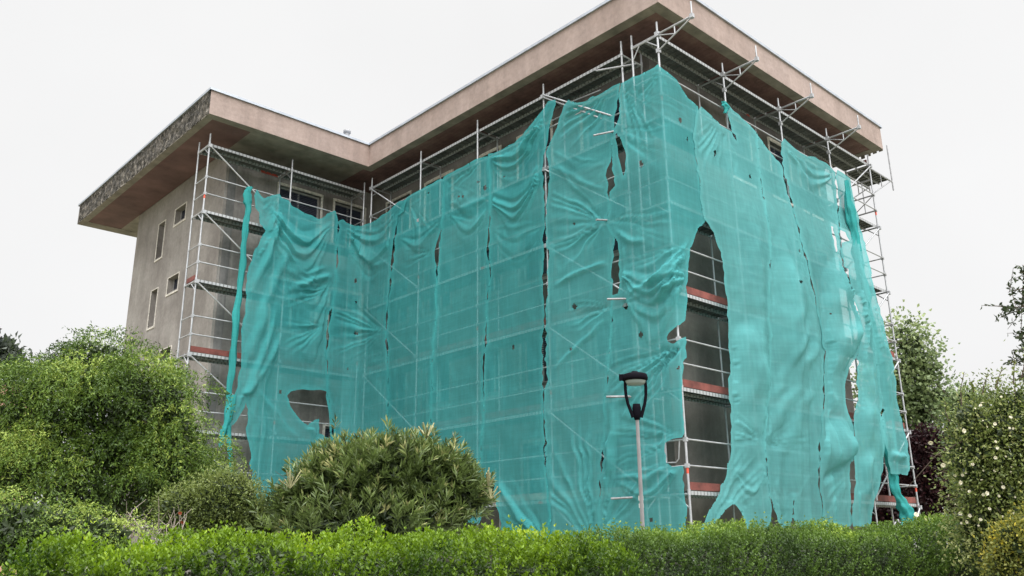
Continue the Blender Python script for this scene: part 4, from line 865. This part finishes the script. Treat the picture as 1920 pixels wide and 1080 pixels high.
# --- hedges: dense upright sprigs
def hedge(label, xs, ytop, depths, wid, dens, llen, mat, name='hedge', seed=1, spr=.12, tm=0.):
    R_ = np.random.default_rng(seed); xs = np.array(xs, float)
    top3 = np.array([at(x, y, d) for x, y, d in zip(xs, ytop, depths)]); pl = top3[:, :2]; zt = top3[:, 2]
    cum = np.concatenate([[0], np.cumsum(np.hypot(*np.diff(pl, axis=0).T))]); L = cum[-1]; n = int(L*(wid+.6)*dens)
    s = R_.random(n)*L; bx = np.interp(s, cum, pl[:, 0]); by = np.interp(s, cum, pl[:, 1]); bz = np.interp(s, cum, zt)
    i = np.clip(np.searchsorted(cum, s)-1, 0, len(pl)-2); tg = unit(pl[i+1]-pl[i]); nr = np.stack([-tg[:, 1], tg[:, 0]], 1)      # away from the viewer
    q = R_.random(n)*(wid+.6); front = q < .6; w = np.where(front, 0, q-.6); dz = np.where(front, -(.6-q)*.75, 0)
    X = bx+nr[:, 0]*(w-.0); Y = by+nr[:, 1]*(w-.0); bumps = vnoise(s*1.6+30, w*1.6+30, seed, 3)*spr*2.0
    Zt = bz+dz+bumps-.035-np.clip(w-wid*.75, 0, 1)*.35
    C = []; D = []; TT = []
    cl = vnoise(s*2.2+10, w*3+10, seed+4, 2)
    for k in range(n):
        m = R_.integers(5, 10); h = R_.uniform(.07, .16)*(1.9 if R_.random() < .07 else 1); lean = R_.normal(0, .18, 2)+(-nr[k]*.9 if front[k] else 0); ax = unit(np.array((lean[0], lean[1], 1.)))
        p0 = np.array((X[k], Y[k], Zt[k]-h*.6)); a0 = R_.random()*6.28; b0 = .42+cl[k]*.5+R_.normal(0, .1)+tm+(-.25 if front[k] else 0)
        for j in range(m):
            f = j/(m-1); pp = p0+ax*h*f
            for sgn in (0, math.pi):
                a = a0+j*1.57+sgn; C.append(pp); D.append(np.array((math.cos(a), math.sin(a), .45+.9*f))); TT.append(b0+.38*(f-.5))
    C = np.array(C); D = unit(np.array(D)+R_.normal(0, .15, (len(D), 3))); TT = np.clip(np.array(TT)+R_.normal(0, .07, len(C)), 0, 1); ln = R_.uniform(.7, 1.2, len(C))*llen
    root = empty(name, (*pl.mean(0), ZG), label, 'hedge')
    me = leaf_mesh('foliage', C, D, ln, ln*.55, TT); link('foliage', me, mat, root)
    ni = int(L*3500); si = R_.random(ni)*L; ii = np.clip(np.searchsorted(cum, si)-1, 0, len(pl)-2); ti = unit(pl[ii+1]-pl[ii]); wi = R_.random(ni)*wid+.03
    Pi = np.stack([np.interp(si, cum, pl[:, 0])-ti[:, 1]*wi, np.interp(si, cum, pl[:, 1])+ti[:, 0]*wi, np.interp(si, cum, zt)-.09-R_.random(ni)*.45], 1)
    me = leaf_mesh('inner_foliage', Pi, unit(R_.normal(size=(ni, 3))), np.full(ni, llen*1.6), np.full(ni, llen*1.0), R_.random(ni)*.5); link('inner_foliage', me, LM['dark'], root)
    b = MB()                                             # woody inside
    for k in range(len(pl)-1):
        a, c = pl[k], pl[k+1]; nn_ = unit(np.array((-(c-a)[1], (c-a)[0])))
        za, zc = zt[k]-.3, zt[k+1]-.3
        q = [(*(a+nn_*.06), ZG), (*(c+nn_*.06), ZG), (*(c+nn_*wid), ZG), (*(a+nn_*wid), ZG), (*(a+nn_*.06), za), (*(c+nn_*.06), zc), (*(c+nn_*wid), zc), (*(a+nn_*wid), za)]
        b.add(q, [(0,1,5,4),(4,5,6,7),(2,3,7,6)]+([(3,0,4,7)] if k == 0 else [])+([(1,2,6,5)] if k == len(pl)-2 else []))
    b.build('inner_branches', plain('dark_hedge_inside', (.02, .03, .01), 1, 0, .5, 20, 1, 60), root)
    b = MB()
    for k in range(40):
        s_ = R_.random()*L; p = np.array((np.interp(s_, cum, pl[:, 0]), np.interp(s_, cum, pl[:, 1]))); b.tube([(p[0], p[1], ZG), (p[0]+.05, p[1]+.03, .5), (p[0], p[1], 1.0)], [.02, .013, .008], 5, caps=False)
    b.build('stems', M['bark'], root)
    return root
hedge('bright yellow-green leafy hedge along the bottom left and centre', [-150,0,100,200,300,400,500,600,700,800,900,1000,1100,1200], [1066,1058,1050,1038,1016,1006,1000,1014,1023,1026,1028,1036,1042,1052], [4.6,4.8,4.9,5.0,5.1,5.2,5.3,5.4,5.5,5.6,5.8,6.0,6.2,6.4], .9, 420, .030, LM['hedge'], seed=2, spr=.15)
hedge('darker closely clipped hedge along the bottom right behind the lamp foot', [1010,1060,1130,1200,1300,1400,1500,1600,1700,1780,1850,1930,2050], [1048,1026,1016,1010,1003,998,993,990,981,975,980,985,990], [6.6,6.7,6.8,6.9,7.0,7.2,7.4,7.6,7.9,8.2,8.4,8.6,9.0], 1.0, 620, .023, LM['hedge2'], seed=6, spr=.10, tm=.06)

# --- right side
rs, rlb = leafy('rose_bush', 'tall climbing rose bush with cream white flowers at the right edge', 'bush', [(1885,822,85,88),(1830,865,52,78),(1870,935,85,92),(1965,885,115,175),(1820,785,38,34),(1905,770,50,44),(1855,1000,70,80),(1975,1000,110,100)], 7.4, 30000, .033, .017, LM['rose'], ground_below(1930, 7.6), .05, 12, .45, 7, .07, .15, 5000, 1.1, .3)
b = MB(); CC = []; DD = []
for (x0, y0, x1, y1) in ((1803,760,1808,697),(1842,740,1853,702),(1866,730,1880,690),(1900,720,1902,672),(1780,790,1772,752),(1915,710,1925,650),(1826,735,1822,715)):
    p, q = at(x0, y0, 7.3), at(x1, y1, 7.3); b.tube([p, (p+q)/2+rng.normal(0, .01, 3), q], [.006, .004, .002], 5, caps=False)
    for k in range(26): f = random.random()**.8; CC.append(p+(q-p)*f); DD.append(rng.normal(0, .7, 3)+np.array((0, 0, .6)))
b.build('shoots', M['bark'], rs); me = leaf_mesh('shoot_leaves', np.array(CC), unit(np.array(DD)), rng.uniform(.025, .045, len(CC)), rng.uniform(.012, .02, len(CC)), rng.uniform(.3, .9, len(CC))); link('shoot_leaves', me, LM['rose'], rs)
cream = plain('cream_white_petals', (.74, .70, .55), .6, 0, .12, 30)
fm = [blossom_mesh('cream_blossom', .034, 9, cream) for _ in range(3)]
Pf, Nf = lobe_points(rlb, 900, .98, 1.06, .15, 9); vis = ((CAM-Pf)*Nf).sum(1) > .25*np.linalg.norm(CAM-Pf, axis=1); Pf, Nf = Pf[vis], Nf[vis]; Qf = project(Pf)
ok_ = (Qf[:, 0] < 1925) & (Qf[:, 1] < 1060); Pf, Nf = Pf[ok_][:62], Nf[ok_][:62]
for p, n in zip(Pf, Nf): put_flower(random.choice(fm), p, n+np.array((0, 0, .3))-FF*.3+rng.normal(0, .4, 3), rs, random.uniform(.2, .5))
for (x, y) in ((1745, 830), (1807, 808), (1768, 872), (1718, 965), (1850, 925), (1800, 905)): put_flower(fm[0], at(x, y, 7.0), -FF+rng.normal(0, .3, 3), rs, .62)
leafy('yellow_shrub', 'golden yellow leaved shrub in the bottom right corner', 'shrub', [(1905,1015,42,38),(1950,1010,50,60),(1890,1060,40,34)], 6.6, 7000, .03, .017, LM['yellow'], ground_below(1930, 6.4), .03, 14, .4, 6, .04, .2, 1200)
leafy('plane_tree', 'broadleaved green tree behind the scaffold on the right', 'tree', [(1705,640,38,48),(1690,700,52,60),(1735,690,32,34),(1722,760,52,62),(1765,755,28,30),(1680,790,40,60),(1650,740,40,70),(1690,850,60,60),(1640,860,50,80)], 34, 15000, .16, .12, LM['tree'], ground_below(1695, 34), .22, 16, .35, 13, .27, .1, 500, 1.1, .45)
leafy('maple_tree', 'dark red leaved ornamental tree beside the lower scaffold end', 'tree', [(1735,870,48,48),(1715,925,46,46),(1775,900,50,60),(1710,850,26,40),(1745,830,30,25),(1675,920,42,50),(1640,940,40,50),(1790,850,30,40)], 27, 26000, .13, .09, LM['red'], ground_below(1750, 27), .12, 18, .35, 8, .12, .1, 3000, 1., .25)
leafy('shrub', 'mid green shrub between the red tree and the rose bush', 'shrub', [(1825,800,45,55),(1835,880,45,70),(1810,760,28,26)], 12, 11000, .05, .03, LM['tree'], ground_below(1790, 12), .05, 20, .5, 7, .08, .2, 2500, .9)
leafy('conifer', 'dark distant tree at the far left edge above the weeping bush', 'tree', [(-10,685,30,34),(18,692,18,24),(-40,700,40,60),(5,660,12,14)], 45, 5000, .35, .22, LM['far'], ground_below(-10, 45), .3, 22, .3, 8, .3, .2, 1200, 1., .3)
# overhanging tree at the right edge, trunk outside the picture
def overhang():
    foot = ground_below(2080, 8.8); root = empty('overhanging_tree', foot, 'sparse dark leafy boughs of a tree reaching in at the right edge against the sky', 'tree'); t = MB()
    topp = at(2070, 520, 8.8); t.tube([foot, (foot+topp)/2+np.array((.05, .02, 0)), topp], [.1, .07, .04], 10); t.build('trunk', M['bark'], root)
    b = MB(); C = []; D = []
    for (x0, y0, x1, y1) in ((2060,560,1912,510),(2060,600,1878,578),(2065,620,1905,632),(2060,650,1893,682),(2065,520,1935,470),(2070,600,1925,560),(2065,640,1915,655),(2065,660,1900,715),(2065,540,1890,548),(2060,560,1960,600)):
        p, q = at(x0, y0, 8.8), at(x1, y1, 8.5+random.random()*.8); m_ = (p+q)/2+np.array((0, 0, .1)); b.tube([p, m_, q], [.02, .012, .003], 6, caps=False)
        for _ in range(24):
            f = random.uniform(.55, 1); a = (p*(1-f)**2+2*m_*f*(1-f)+q*f*f); e2 = a+rng.normal(0, .11, 3)*np.array((1, 1, .9)); b.tube([a, e2], [.004, .002], 4, caps=False)
            for k in range(9): C.append(a+(e2-a)*random.random()); D.append(rng.normal(0, .8, 3))
    b.build('branches', M['bark'], root); C = np.array(C); me = leaf_mesh('foliage', C, unit(np.array(D)), rng.uniform(.04, .07, len(C)), rng.uniform(.02, .032, len(C)), rng.uniform(0, .5, len(C))); link('foliage', me, LM['dark'], root)
overhang()

# ================================================================ FAR BUILDINGS
def far_house(label, x0, x1, ytop, yeave, depth, wallm, roofm):
    a = at(x0, ytop, depth); b_ = at(x1, ytop, depth); e1 = np.array((b_[0]-a[0], b_[1]-a[1])); L = np.linalg.norm(e1); e1 /= L; nn_ = np.array((-e1[1], e1[0])); W = 4
    root = empty('house', (a[0], a[1], ZG), label, 'house'); ze = at(x0, yeave, depth)[2]; zt_ = a[2]
    P = lambda s, w, z: (*(a[:2]+e1*s+nn_*w), z); m = MB()
    m.add([P(0,0,ZG),P(L,0,ZG),P(L,W,ZG),P(0,W,ZG),P(0,0,ze),P(L,0,ze),P(L,W,ze),P(0,W,ze)], [(0,1,5,4),(1,2,6,5),(2,3,7,6),(3,0,4,7)]); m.build('wall', wallm, root)
    m = MB(); o_ = .3; m.add([P(-o_,-o_,ze),P(L+o_,-o_,ze),P(L+o_,W+o_,ze),P(-o_,W+o_,ze),P(-o_,W/2,zt_),P(L+o_,W/2,zt_)], [(0,1,5,4),(2,3,4,5),(3,0,4),(1,2,5),(0,3,2,1)]); m.build('roof', roofm, root)
    for k in range(3):
        s0 = L*(.15+.28*k); m = MB(); m.add([P(s0,-.02,ze-2.2),P(s0+1.1,-.02,ze-2.2),P(s0+1.1,-.02,ze-1.0),P(s0,-.02,ze-1.0)], [(0,1,2,3)]); m.build('window', M['glass'], root)
far_house('distant salmon walled house with a pale roof at the left edge', -420, 12, 700, 722, 42, M['pinkwall'], M['roof_white'])
far_house('distant house with a low grey roof behind the rose bush', 1785, 2050, 728, 742, 38, M['roof_white'], M['slate'])
